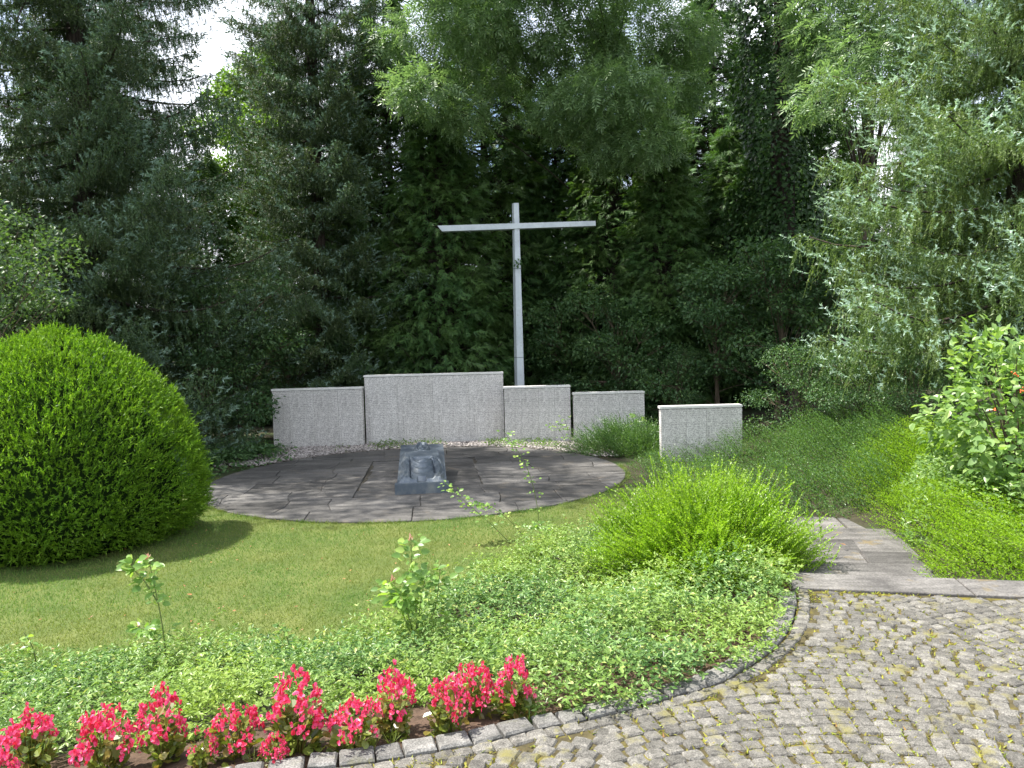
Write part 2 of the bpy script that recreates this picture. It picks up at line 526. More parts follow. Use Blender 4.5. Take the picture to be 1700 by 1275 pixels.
# ------------------------------------------------------------------ ground plan
LAWN_Z = -0.30
kerb_px = [(200, 1325), (340, 1303), (483, 1281), (597, 1268), (677, 1254), (753, 1240), (820, 1227), (888, 1210), (947, 1199), (1012, 1185), (1073, 1169), (1112, 1158), (1191, 1134), (1233, 1112), (1270, 1088), (1300, 1060), (1317, 1032), (1323, 1005), (1322, 980)]
KERB = catmull([PZ(u, v, 0.0)[:2] for u, v in kerb_px], 8)
slab_a, slab_b = PZ(1325, 970, 0)[:2], PZ(1705, 985, 0)[:2]
slab_dir = unit(slab_b - slab_a)
FORE = [tuple(p) for p in KERB] + [tuple(slab_a), tuple(slab_a + slab_dir * 6.0), (8.0, -3.0), (-3.0, -3.0), (-3.2, 1.9)]
PC, PR = np.array([-1.45, 11.25]), 3.15                 # the paved circle


def terrain(x, y):
    x = np.asarray(x, float); y = np.asarray(y, float)
    d = dist_line(x, y, np.array(FORE + [FORE[0]]))
    inside = in_poly(x, y, FORE)
    z = -0.035 + (LAWN_Z + 0.035) * smooth(0.05, 1.7, d)
    z = z + .40 * smooth(3.0, 6.0, x) * smooth(4.8, 6.5, y)
    z = np.where(inside, -0.13, z)
    return z


def tz(x, y):
    return float(terrain(np.array([x]), np.array([y]))[0])


def sheet(name, xs, ys, zoff, mat, fn=terrain, keep=None, **kw):
    X, Y = np.meshgrid(xs, ys)
    Z = fn(X, Y) + zoff
    nx, ny = len(xs), len(ys)
    i = np.arange(ny - 1)[:, None] * nx; j = np.arange(nx - 1)[None]
    fc = np.stack([i + j, i + j + 1, i + nx + j + 1, i + nx + j], -1).reshape(-1, 4)
    if keep is not None:
        cx = X.ravel()[fc].mean(1); cy = Y.ravel()[fc].mean(1)
        fc = fc[keep(cx, cy)]
    mb = MB(); mb.add(np.stack([X, Y, Z], -1).reshape(-1, 3), fc, 0, True)
    return mb.build(name, mat, **kw)


g_x = np.concatenate([np.linspace(-400, -30, 12), np.linspace(-25, -6, 20), np.arange(-5, 5, .12), np.linspace(5.2, 25, 24), np.linspace(30, 400, 12)])
g_y = np.concatenate([np.linspace(-60, -4, 8), np.arange(-3, 2, .5), np.arange(2, 8, .12), np.linspace(8.2, 25, 40), np.linspace(27, 60, 14), np.linspace(80, 600, 10)])
sheet('ground', g_x, g_y, 0.0, M['litter'], kind='structure')

# lawn boundary on the side of the flower bed
bed_px = [(-260, 1120), (-80, 1105), (60, 1098), (200, 1090), (400, 1078), (560, 1062), (650, 1040), (740, 985), (830, 935), (930, 895), (1010, 862), (1060, 835)]
BED = catmull([PZ(u, v, -0.24)[:2] for u, v in bed_px], 8)
lawn_keep = lambda x, y: (y > np.interp(x, BED[:, 0], BED[:, 1]) - .25) & (np.hypot(x - PC[0], y - PC[1]) > PR - .12) & ~((y > 9.8) & (x > 0)) & ~((y > 10.6) & (x < -3))
sheet('lawn', np.arange(-11, 2.3, .1), np.arange(3.2, 12.5, .1), .012, M['turf'], keep=lawn_keep, kind='structure')
# bare earth of the flower bed
bed_soil_keep = lambda x, y: (dist_line(x, y, KERB) < .75) & ~in_poly(x, y, FORE) & (y < np.interp(x, BED[:, 0], BED[:, 1]))
sheet('flower_bed', np.arange(-4, 2.6, .05), np.arange(1.8, 5.6, .05), .006, M['soil'], keep=bed_soil_keep, kind='structure')

# ------------------------------------------------------------------ lawn grass
rg = np.random.default_rng(3)
n = 350000
gx = rg.uniform(-8.8, 1.7, n)
gy = 4.0 + (9.6 - 4.0) * rg.uniform(0, 1, n) ** 1.25
ok = (gy > np.interp(gx, BED[:, 0], BED[:, 1]) - .15) & (np.hypot(gx - PC[0], gy - PC[1]) > PR - .035 + .02 * np.sin(np.arctan2(gy - PC[1], gx - PC[0]) * 60)) & (np.abs(gx) < gy * .78 + 1.3)
gx, gy = gx[ok], gy[ok]
P = np.stack([gx, gy, terrain(gx, gy) + .008], 1)
n = len(P)
D = unit(np.stack([rg.normal(0, .55, n), rg.normal(0, .55, n), rg.uniform(.6, 1.2, n)], 1))
mb = MB(); mb.leaves(P, D, rnd_dirs(rg, n), rg.uniform(.018, .042, n), rg.uniform(.003, .006, n), 'tri')
mb.build('lawn_grass', M['grass'], kind='stuff', label='short mown grass of the lawn, yellowish in dry patches')

# longer blades leaning over the rim of the paving
n = 5200
ga = rg.uniform(math.pi * .98, math.pi * 2.05, n)
gr = PR + rg.normal(-.005, .022, n)
P = np.stack([PC[0] + gr * np.cos(ga), PC[1] + gr * np.sin(ga), np.full(n, LAWN_Z + .012)], 1)
P = P[np.sin(ga * 23) + np.sin(ga * 57 + 1) + rg.normal(0, .8, n) > -.4]; n = len(P)
mb = MB(); mb.leaves(P, unit(np.stack([rg.normal(0, .7, n), rg.normal(.25, .6, n), rg.uniform(.4, 1, n)], 1)), rnd_dirs(rg, n), rg.uniform(.03, .07, n), rg.uniform(.004, .007, n), 'tri')
mb.build('rim_grass', M['grass'], kind='stuff', label='longer grass blades leaning over the rim of the paved circle')

# ------------------------------------------------------------------ cobbled forecourt
rng = random.Random(5)
bedding = MB()
fp = np.array(FORE)
bedding.add(np.c_[fp, np.full(len(fp), -.010)], np.arange(len(fp))[None])
forecourt = bedding.build('forecourt', M['joint'], kind='structure')


def sett_mesh(sx, sy, h, seed, name='cobblestone', mat='cobble'):
    r = random.Random(seed)
    c = []
    for k, (ax, ay) in enumerate([(-1, -1), (0, -1.06), (1, -1), (1.05, 0), (1, 1), (0, 1.05), (-1, 1), (-1.05, 0)]):
        c.append((ax * sx / 2 * r.uniform(.86, 1.04), ay * sy / 2 * r.uniform(.86, 1.04)))
    c = np.array(c)
    z_t = [r.uniform(-.004, .002) for _ in c]
    V = [np.c_[c, np.full(8, -.07)], np.c_[c, np.array(z_t) + h - .008], np.c_[c * .84, np.array(z_t) * .6 + h], [[0, 0, h + r.uniform(0, .004)]]]
    V = np.concatenate(V)
    j = np.arange(8); j2 = (j + 1) % 8
    q = np.concatenate([np.stack([a + j, a + j2, a + 8 + j2, a + 8 + j], -1) for a in (0, 8)])
    t = np.stack([16 + j, 16 + j2, np.full(8, 24)], -1)
    mb = MB(); mb.add(V, q, 0, False); mb.add(V, t, 0, True)
    mb.f[-1] = (mb.f[-1][0] - len(V), 0, False); mb.v.pop(); mb.n -= len(V)
    return mb, mb.mesh(name, M[mat]), V, q, t


setts = [sett_mesh(rng.uniform(.070, .086), rng.uniform(.064, .073), .0, 40 + i) for i in range(18)]
cells = []
TH = R(-3)
ca, sa = math.cos(TH), math.sin(TH)
WB = 1.9
for col in range(-6, 9):
    for rw in range(-30, 90):
        xi = -WB / 2
        while xi < WB / 2 - .03:
            w = rng.uniform(.072, .085)
            xm = xi + w / 2
            t = 2 * xm / WB
            yy = rw * .0695 + .30 * (1 - t * t)
            slope = -.30 * 2 * t * 2 / WB
            gx_, gy_ = col * WB + xm + rng.uniform(-.006, .006), yy + rng.uniform(-.007, .007)
            X, Y = 1.25 + ca * gx_ - sa * gy_, 2.2 + sa * gx_ + ca * gy_
            xi += w + .002
            if 1.4 < Y < 6 and -2 < X < 6.2:
                cells.append((X, Y, TH + math.atan(slope) * .85 + rng.uniform(-.07, .07)))
cx = np.array([c[0] for c in cells]); cy = np.array([c[1] for c in cells])
ok = in_poly(cx, cy, FORE) & (dist_line(cx, cy, KERB) > .100) & (np.abs(cx) < cy * .76 + 1.3)
ok &= dist_line(cx, cy, np.array([slab_a - np.array([-slab_dir[1], slab_dir[0]]) * .10, slab_a - np.array([-slab_dir[1], slab_dir[0]]) * .10 + slab_dir * 6])) > .035
ok &= ((cx - slab_a[0]) * -slab_dir[1] + (cy - slab_a[1]) * slab_dir[0]) < -.10
cells = [c for c, k in zip(cells, ok) if k]
kt = along(KERB, .079)
tt_ = unit(np.gradient(kt, axis=0))
for (kx, ky), (tx_, ty_) in zip(kt, tt_):
    if kx > -1.6 and ky < slab_a[1] - .1:
        cells.append((kx + ty_ * .042, ky - tx_ * .042, math.atan2(ty_, tx_) + rng.uniform(-.05, .05)))
cells.sort(key=lambda c: math.hypot(c[0], c[1]) + (3 if (c[1] < 2.35 or abs(c[0]) > c[1] * .71) else 0))
rest = MB()
for i, (X, Y, a) in enumerate(cells):
    mbs, me, V, q, t = setts[rng.randrange(len(setts))]
    z = rng.uniform(-.003, .004)
    tx, ty = rng.gauss(0, .022), rng.gauss(0, .022)
    if i < 300:
        obj('cobblestone', me, forecourt, loc=(X, Y, z), rot=(tx, ty, a))
    else:
        c_, s_ = math.cos(a), math.sin(a)
        W_ = np.stack([X + V[:, 0] * c_ - V[:, 1] * s_, Y + V[:, 0] * s_ + V[:, 1] * c_, z + V[:, 2] + V[:, 0] * -ty + V[:, 1] * tx], 1)
        rest.add(W_, q)
        rest.f.append((t + rest.n - len(V), 0, False))
rest.build('cobblestones', M['cobble'], forecourt, kind='stuff')
# moss and tiny grasses in the joints
n = 90000
mx = rg.uniform(-1.6, 5.4, n); my = rg.uniform(2.1, 5.4, n)
ph = np.sin(mx * 3.1 + 1.3 * np.sin(my * 2.3)) * np.sin(my * 3.7 + 1.1 * np.sin(mx * 2.9)) + rg.normal(0, .45, n)
cxy = np.array([(c[0], c[1]) for c in cells])
ok = in_poly(mx, my, FORE) & (dist_line(mx, my, KERB) > .005) & (ph > -.25)
mx, my = mx[ok], my[ok]
near = np.empty(len(mx))
for k in range(0, len(mx), 2000):
    near[k:k + 2000] = np.sqrt(((np.stack([mx[k:k + 2000], my[k:k + 2000]], 1)[:, None] - cxy[None]) ** 2).sum(-1).min(1))
ok = near > .031
mx, my = mx[ok], my[ok]; n = len(mx)
mb = MB()
mb.leaves(np.stack([mx, my, np.full(n, -.006)], 1), np.stack([rg.normal(0, .9, n), rg.normal(0, .9, n), rg.uniform(.15, .8, n)], 1), rnd_dirs(rg, n), rg.uniform(.012, .028, n), rg.uniform(.006, .012, n), 'tri')
M['moss'] = leaf_mat('joint_moss', [(0, (.15, .135, .02)), (.5, (.26, .25, .03)), (.8, (.24, .31, .05)), (1, (.22, .12, .04))], trans=.2, rough=.7)
mb.build('moss', M['moss'], forecourt, kind='stuff')

# kerb of larger setts along the bed
kerb = MB()
kl = KERB
off = np.array([kl[i] for i in range(len(kl))])
Tn = unit(np.gradient(off, axis=0)); Nn = np.stack([-Tn[:, 1], Tn[:, 0]], 1)
inner, outer = off + Nn * .005, off + Nn * .12
kv = np.concatenate([np.c_[outer, np.full(len(off), -.045)], np.c_[inner, np.full(len(off), -.045)]])
j = np.arange(len(off) - 1)
kerb.add(kv, np.stack([j + len(off), j + 1 + len(off), j + 1, j], -1))
kerb_o = kerb.build('kerb', M['joint'], kind='structure')
stations = along(off, .002)
s = 0.0
total = len(stations) * .002
while s < total - .1:
    ln = rng.uniform(.105, .15) if s < total * .62 else rng.uniform(.2, .3)
    i0, i1 = int(s / .002), min(len(stations) - 1, int((s + ln) / .002))
    a, b = stations[i0], stations[i1]
    t_ = unit(b - a); n_ = np.array([-t_[1], t_[0]])
    mid = (a + b) / 2 + n_ * .055
    L_ = np.linalg.norm(b - a)
    mb = MB()
    hw = .052
    jt = lambda: rng.uniform(-.006, .006)
    outl = [(-L_ / 2 + .004 + jt() * .5, -hw + jt()), (0, -hw + jt() * .6), (L_ / 2 - .004 + jt() * .5, -hw + jt()), (L_ / 2 - .004 + jt() * .5, hw + jt()), (0, hw + jt()), (-L_ / 2 + .004 + jt() * .5, hw + jt())]
    mb.prism(outl, -.1, .007, 0, .009)
    mb.build('kerbstone', M['kerbstone'], kerb_o, loc=(mid[0], mid[1], rng.uniform(-.004, .005)), rot=(rng.gauss(0, .03), rng.gauss(0, .03), math.atan2(t_[1], t_[0])))
    s += ln + .004

# ------------------------------------------------------------------ granite step and the path going down to the lawn
sn = np.array([-slab_dir[1], slab_dir[0]])
ang_s = math.atan2(slab_dir[1], slab_dir[0])
path_root = obj('path', None, kind='structure', loc=(slab_a[0], slab_a[1], 0), rot=ang_s)
for (a0, a1) in ((-.05, 1.02), (1.028, 2.6)):
    mb = MB(); mb.box((a0, -.10, -.16), (a1, .235, .008), 0, .006)
    mb.build('step_slab', M['path_flag'], path_root)
# flagstones, each row a little lower than the one before
yy = .24
rows = [.34, .36, .5, .55, .6, .65, .75]
zc = -.02
for k, d in enumerate(rows):
    zc -= .042
    wd = .95
    x0 = .03 + .07 * k
    cut = [x0]
    if k in (0, 2, 3, 5):
        cut.append(x0 + wd * rng.uniform(.35, .65))
    cut.append(x0 + wd)
    for p0, p1 in zip(cut[:-1], cut[1:]):
        mb = MB()
        jj = lambda: rng.uniform(-.02, .02)
        mb.prism([(p0 + .006, yy + .006), ((p0 + p1) / 2, yy + .006 + jj() * .3), (p1 - .006, yy + .006), (p1 - .006 + jj(), yy + d - .008 + jj()), (p0 + .006 + jj(), yy + d - .008 + jj())], -.6, zc, 0, .012)
        mb.build('flagstone', M['path_flag'], path_root, rot=(0, 0, 0))
    yy += d

# ------------------------------------------------------------------ paved circle
AXR = R(6.0)                                             # the slab grid is turned a little against the view
e1 = np.array([math.cos(AXR), math.sin(AXR)]); e2 = np.array([-math.sin(AXR), math.cos(AXR)])


def to_g(p):
    d = np.asarray(p)[:2] - PC
    return np.array([d @ e1, d @ e2])


def from_g(g):
    return PC + g[0] * e1 + g[1] * e2


n = 72
th = np.arange(n) * 2 * np.pi / n
mb = MB(); mb.add(np.c_[PC[0] + PR * np.cos(th), PC[1] + PR * np.sin(th), np.full(n, LAWN_Z + .006)], np.arange(n)[None])
plaza = mb.build('plaza', M['plaza_joint'], kind='structure')
circle = [np.array([(PR - .03) * math.cos(t), (PR - .03) * math.sin(t)]) for t in np.arange(64) * 2 * np.pi / 64]


def clip(poly, a, b):
    out = []
    nrm = np.array([-(b - a)[1], (b - a)[0]])
    for i in range(len(poly)):
        p, q = poly[i], poly[(i + 1) % len(poly)]
        dp, dq = (p - a) @ nrm, (q - a) @ nrm
        if dp >= 0:
            out.append(p)
        if (dp >= 0) != (dq >= 0):
            out.append(p + (q - p) * dp / (dp - dq))
    return out


def clip_circle(poly):
    for a, b in zip(circle, circle[1:] + circle[:1]):
        poly = clip(poly, a, b)
        if len(poly) < 3:
            return None
    res = [poly[0]]
    for p in poly[1:]:
        if np.linalg.norm(p - res[-1]) > .03:
            res.append(p)
    return res if len(res) >= 3 else None


rc = [to_g(PZ(592, 828, -.28)), to_g(PZ(800, 818, -.28)), to_g(PZ(790, 757, -.28)), to_g(PZ(613, 768, -.28))]
gx0, gx1 = (rc[0][0] + rc[3][0]) / 2, (rc[1][0] + rc[2][0]) / 2
gy0, gy1 = (rc[0][1] + rc[1][1]) / 2, (rc[2][1] + rc[3][1]) / 2


def lay(x0, x1, y0, y1, z, rmin=.45, rmax=.8, wmin=.6, wmax=1.25, gap=.004):
    y = y0
    while y < y1 - .05:
        d = min(rng.uniform(rmin, rmax), y1 - y)
        if y1 - (y + d) < .25:
            d = y1 - y
        x = x0
        lean = rng.uniform(-.05, .05)
        while x < x1 - .05:
            w = min(rng.uniform(wmin, wmax), x1 - x)
            if x1 - (x + w) < .3:
                w = x1 - x
            nl = rng.uniform(-.09, .09) if x + w < x1 - .01 else 0
            jz = lambda: rng.uniform(-.018, .018)
            poly = [np.array(p) for p in ((x + gap, y + gap), (x + w * .5, y + gap + jz() * .4), (x + w - gap, y + gap), (x + w - gap + nl + jz() * .3, y + d * .55), (x + w - gap + nl, y + d - gap), (x + w * .45, y + d - gap + jz() * .4), (x + gap + lean, y + d - gap), (x + gap + lean + jz() * .3, y + d * .5))]
            lean = nl
            poly = clip_circle(poly)
            if poly is not None:
                wpts = np.array([from_g(p) for p in poly])
                c = wpts.mean(0)
                mb = MB(); mb.prism(wpts - c, -.06, 0.0, 0, .006)
                mb.build('flagstone', M['flag'], plaza, loc=(c[0], c[1], z + rng.uniform(-.003, .004)), rot=(rng.gauss(0, .003), rng.gauss(0, .003), 0))
            x += w
        y += d


zf = LAWN_Z + .028
lay(-PR, PR, -PR, gy0, zf)
lay(-PR, gx0, gy0, gy1, zf)
lay(gx1, PR, gy0, gy1, zf)
lay(-PR, PR, gy1, PR, zf)
lay(gx0 + .025, gx1 - .01, gy0 + .01, gy1 - .03, zf - .014, .5, .7, .7, 1.2)

# ------------------------------------------------------------------ gravel in front of the name walls
gr_keep = lambda x, y: (np.hypot(x - PC[0], y - PC[1]) > PR + .02) & (x > -5.2) & (x < 1.45) & (y > 12.9)
sheet('gravel_bed', np.arange(-5.4, 2.0, .1), np.arange(11.5, 15.6, .1), .02, M['pebble_bed'], fn=lambda x, y: np.full(np.shape(x), LAWN_Z), keep=gr_keep, kind='structure')
n = 9000
px = rg.uniform(-5.2, 1.8, n); py = rg.uniform(12.6, 15.2, n)
ok = np.hypot(px - PC[0], py - PC[1]) > PR + .05
px, py = px[ok], py[ok]; n = len(px)
pr = rg.uniform(.014, .036, n)
oc = np.array([[1, 0, 0], [0, 1, 0], [-1, 0, 0], [0, -1, 0], [0, 0, .7], [0, 0, -.7]], float)
of = np.array([[0, 1, 4], [1, 2, 4], [2, 3, 4], [3, 0, 4], [1, 0, 5], [2, 1, 5], [3, 2, 5], [0, 3, 5]])
V = oc[None] * pr[:, None, None] * rg.uniform(.65, 1.3, (n, 6, 1))
an = rg.uniform(0, 6.28, n)
V = np.stack([V[..., 0] * np.cos(an)[:, None] - V[..., 1] * np.sin(an)[:, None], V[..., 0] * np.sin(an)[:, None] + V[..., 1] * np.cos(an)[:, None], V[..., 2]], -1)
V += np.stack([px, py, LAWN_Z + .02 + pr * .4], 1)[:, None]
mb = MB(); mb.add(V.reshape(-1, 3), (np.arange(n)[:, None, None] * 6 + of[None]).reshape(-1, 3))
mb.build('gravel', M['gravel'], kind='stuff', label='loose grey gravel between the paved circle and the walls')

# ------------------------------------------------------------------ name walls
WT = .16


def name_wall(u0, v0, u1, v_top_l, Y, cuts, label, turn=0.0, margin_cap=.014):
    """u0,v0: lower left corner in the photo; u1: right edge; v_top_l: top of its left edge"""
    p0 = PY(u0, v0, Y); p1 = PY(u1, v0 - (u1 - u0) * .026, Y)
    top = PY(u0, v_top_l, Y)
    w, h = p1[0] - p0[0], top[2] - LAWN_Z
    root = thing('name_wall', label, 'memorial wall', (p0[0], Y, LAWN_Z - .1), turn, 'stone walls carved with names')
    xs = [0] + [c * w for c in cuts] + [w]
    for a, b in zip(xs[:-1], xs[1:]):
        mb = MB()
        mb.box((-(b - a) / 2 + .0015, 0, 0), ((b - a) / 2 - .0015, WT, h + .1 - .035), 0, .004)
        mb.build('stone_panel', M['name_stone'], root, loc=((a + b) / 2, 0, 0))
    mb = MB(); mb.box((-margin_cap, -.012, h + .1 - .028), (w + margin_cap * .4, WT + .02, h + .1 + .012), 0, .008)
    mb.build('coping', M['coping'], root)
    return root


name_wall(455, 745, 604, 647, 15.0, [.19, .46, .73], 'pale stone name wall with low gap beside the tall one, nearest the yew dome')
name_wall(608.5, 738, 838, 624, 15.25, [.235, .49, .75], 'tallest and widest stone name wall, behind the bronze relief')
name_wall(839, 736, 948.5, 643, 14.8, [.26, .52, .76], 'dappled stone name wall standing right below the foot of the tall cross')
name_wall(953.5, 732, 1071, 653, 14.6, [.29, .64], 'stone name wall with dark green bush covering its lower right corner')
name_wall(1098.5, 767, 1233, 676, 12.0, [.31, .56], 'separate low stone name wall standing among shrubs, closest to the cobbles')

# ------------------------------------------------------------------ cross
CY = 16.4
cb = PY(862.5, 640, CY); ct = PY(855.5, 338, CY)
bl, br = PY(727, 380.5, CY), PY(988, 372, CY)
root = thing('cross', 'tall plain pale metal cross rising behind the stone name walls', 'cross', (cb[0], CY, LAWN_Z - .05))
mb = MB()


def post_ring(cx, w, z):
    pts = np.array([(-.5, .35), (-.5, -.12), (-.22, -.5), (.5, -.5), (.5, .5), (-.5, .5)])
    return np.c_[pts[:, 0] * w + cx, pts[:, 1] * w, np.full(6, z)]


z_top = ct[2] - (LAWN_Z - .05)
rings = [post_ring(0, .215, 0), post_ring(0, .207, 1.6), post_ring((ct[0] - cb[0]) * .9, .158, z_top * .85), post_ring(ct[0] - cb[0], .15, z_top)]
V = np.concatenate(rings); j = np.arange(6); j2 = (j + 1) % 6
mb.add(V, np.concatenate([np.stack([r * 6 + j, r * 6 + j2, r * 6 + 6 + j2, r * 6 + 6 + j], -1) for r in range(3)]))
mb.add(rings[-1], np.arange(6)[None])
mb.build('post', M['metal'], root)
zb = (bl[2] + br[2]) / 2 - (LAWN_Z - .05)
xb0, xb1 = bl[0] - cb[0], br[0] - cb[0]
mb = MB()
hz = .067
prof = [(-.075, -hz), (.08, -hz), (.08, hz), (-.075, hz)]
V = [[xb0 + .10, prof[0][0] - .03, prof[0][1]], [xb0 + .10, .08, -hz], [xb0, .08, hz], [xb0 + .0, -.105, hz * .9]]
V += [[xb1, -.105, -hz * .8], [xb1, .08, -hz * .8], [xb1, .08, hz * .8], [xb1, -.105, hz * .8]]
V = np.array(V)
mb.add(V, np.array([[0, 4, 7, 3], [1, 2, 6, 5], [3, 7, 6, 2], [0, 1, 5, 4], [0, 3, 2, 1], [4, 5, 6, 7]]))
mb.build('crossbeam', M['metal'], root, loc=(0, 0, zb), rot=(0, math.atan2(bl[2] - br[2], xb1 - xb0), 0))
for vv, wv in ((447, .183), (594, .213)):
    zz = PY(859, vv, CY)[2] - (LAWN_Z - .05)
    fr = zz / z_top
    mb = MB(); mb.prism(post_ring((ct[0] - cb[0]) * fr * .95, wv, 0)[:, :2], 0, .012)
    mb.build('seam_band', M['seam'], root, loc=(0, -.0, zz))

# ------------------------------------------------------------------ bronze relief on its sloping block
bf_l, bf_r = PZ(660, 797, .0), PZ(742, 795, .0)
mid = (bf_l + bf_r) / 2
rel_w = .70
rel_l = 1.75
REL_A = R(6.5)
root = thing('relief_slab', 'dark bronze tomb slab with a shrouded figure in relief on the paving', 'memorial slab', (0, 0, 0))
rl = PZ(659, 800, -.12); rr = PZ(741.5, 797, -.12)
o_pt = rl[:2]
w_real = np.linalg.norm(rr[:2] - rl[:2])
root.location = (o_pt[0], o_pt[1], LAWN_Z + .02)
root.rotation_euler = (0, 0, REL_A)
zf0 = -.12 - (LAWN_Z + .02)
top_l = PY(668, 737, rl[1] + rel_l * math.cos(REL_A))
zb1 = top_l[2] - (LAWN_Z + .02)
NU, NV = 110, 190
uu = np.linspace(0, 1, NU); vv = np.linspace(0, 1, NV)
U, Vv = np.meshgrid(uu, vv)
X = (U - .5) * 2                                     # -1..1 across
Yv = Vv * 2 - 1                                      # -1 foot .. 1 head
h = np.zeros_like(U)
# smooth raised bust
# hood: a ring round the face
hx, hy = X * 1.0, (Yv - .69) * 1.0
rh = np.hypot(hx / .30, hy / .30)
hood = .085 * np.exp(-((rh - .92) / .20) ** 2) + .05 * np.clip(1 - rh, 0, 1)
face = .075 * np.clip(1 - np.hypot(hx / .19, (hy + .02) / .24) ** 2, 0, 1) ** .5
nose = .03 * np.exp(-((X) / .03) ** 2 - ((Yv - .69) / .05) ** 2)
eyes = -.028 * (np.exp(-((X - .075) / .035) ** 2 - ((Yv - .735) / .025) ** 2) + np.exp(-((X + .075) / .035) ** 2 - ((Yv - .735) / .025) ** 2))
mouth = -.03 * np.exp(-((X) / .05) ** 2 - ((Yv - .60) / .022) ** 2)
# shoulders and cloak below the neck line
shoulder = smooth(.40, .34, Yv + .10 * X ** 2) * (1 - smooth(.72, .98, np.abs(X)))
cloak = .12 * shoulder * (.75 + .25 * smooth(-1, .3, Yv))
# hollow between the arms, holding up a sagging cloth
arm = np.abs(X - .02) - (.42 + .10 * np.cos((Yv + .25) * 2.2))
hollow = smooth(.09, -.02, arm) * smooth(.06, -.04, Yv) * smooth(-1.02, -.85, Yv)
cloak = cloak - .085 * hollow
sag = Yv + .20 - .75 * X ** 2
folds = .030 * np.sin(sag * 34 + 1.5 * X) * hollow * smooth(-.75, -.3, Yv + 0 * X)
cloth = .075 * hollow * np.exp(-((sag + .12) / .22) ** 2)
drape = .018 * np.sin((X * 1.2 + .35 * np.sin(Yv * 3)) * 26) * smooth(.45, .8, np.abs(X)) * smooth(.2, -.2, Yv) * (1 - smooth(.86, .98, np.abs(X)))
hands = .05 * np.exp(-((X - .10 - .6 * (Yv + .18)) / .16) ** 2 - ((Yv + .17) / .06) ** 2) + .04 * np.exp(-((X + .12 + .5 * (Yv + .2)) / .14) ** 2 - ((Yv + .2) / .05) ** 2)
groove = -.09 * smooth(.03, .0, np.abs(X + .50 + .08 * (Yv + .4))) * smooth(.0, -.15, Yv) * smooth(-.95, -.8, Yv)
groove += -.10 * smooth(.05, .0, np.abs(X - .50 + .22 * (Yv + .4))) * smooth(.0, -.15, Yv) * smooth(-.8, -.6, Yv)
inside = (rh < 1.25)
h = np.where(inside & (Yv > .42), np.maximum(hood, face) + nose + eyes + mouth, 0) + cloak + folds + cloth + drape + hands + groove
edge = smooth(0, .05, U) * smooth(1, .95, U) * smooth(0, .03, Vv) * smooth(1, .97, Vv)
h = h * edge
hole = (np.abs(X) < .18) & (Yv < -.74) & (Yv > -.985)
h = np.where(hole, -.10, h)
tw = 1 - .0 * Vv
PX = U * w_real
PYy = Vv * rel_l
PZz = zf0 + (zb1 - zf0) * Vv + h * .62 - .02
mb = MB()
i = np.arange(NV - 1)[:, None] * NU; jn = np.arange(NU - 1)[None]
fc = np.stack([i + jn, i + jn + 1, i + NU + jn + 1, i + NU + jn], -1).reshape(-1, 4)
hm = hole.ravel()[fc].all(1)
Vt = np.stack([PX, PYy, PZz], -1).reshape(-1, 3)
mb.add(Vt, fc[~hm], 0, True)
mb.f.append((fc[hm], 1, False))
# sides down to the paving
for edge_idx in (np.arange(NU), (NV - 1) * NU + np.arange(NU)[::-1], np.arange(NV)[::-1] * NU, np.arange(NV) * NU + NU - 1):
    topv = Vt[edge_idx]; botv = topv.copy(); botv[:, 2] = 0
    m_ = len(topv); k = np.arange(m_ - 1)
    mb.add(np.concatenate([topv, botv]), np.stack([k + m_, k + 1 + m_, k + 1, k], -1), 0)
mb.build('figure_relief', [M['bronze'], M['hollow']], root)
mb = MB(); mb.box((-.03, -.035, -.02), (w_real + .03, .06, zf0 - .018), 0, .01)
mb.build('foot_ledge', M['bronze'], root)


# ------------------------------------------------------------------ foliage generators (meshes in local coordinates, shared by copies)
def twig_needles(mb, rg, base, dirs, length, per, nl, nw, spread, mat=0, down=0.0):
    """each twig becomes `per` needle tufts along it"""
    n = len(base)
    t = (np.arange(per) + .3)[None] / per + rg.uniform(-.4, .4, (n, per)) / per
    t = np.clip(t, 0, 1)
    L = np.broadcast_to(np.asarray(length, float), (n,))
    P = base[:, None] + dirs[:, None] * (t * L[:, None])[..., None]
    P[..., 2] -= down * (t ** 2) * L[:, None]
    D = unit(dirs[:, None] + rg.normal(0, spread, (n, per, 3)))
    N = rg.normal(size=(n * per, 3))
    mb.leaves(P.reshape(-1, 3), D.reshape(-1, 3), N, rg.uniform(nl * .7, nl * 1.25, n * per), rg.uniform(nw * .7, nw * 1.3, n * per), 'tri', mat=mat)


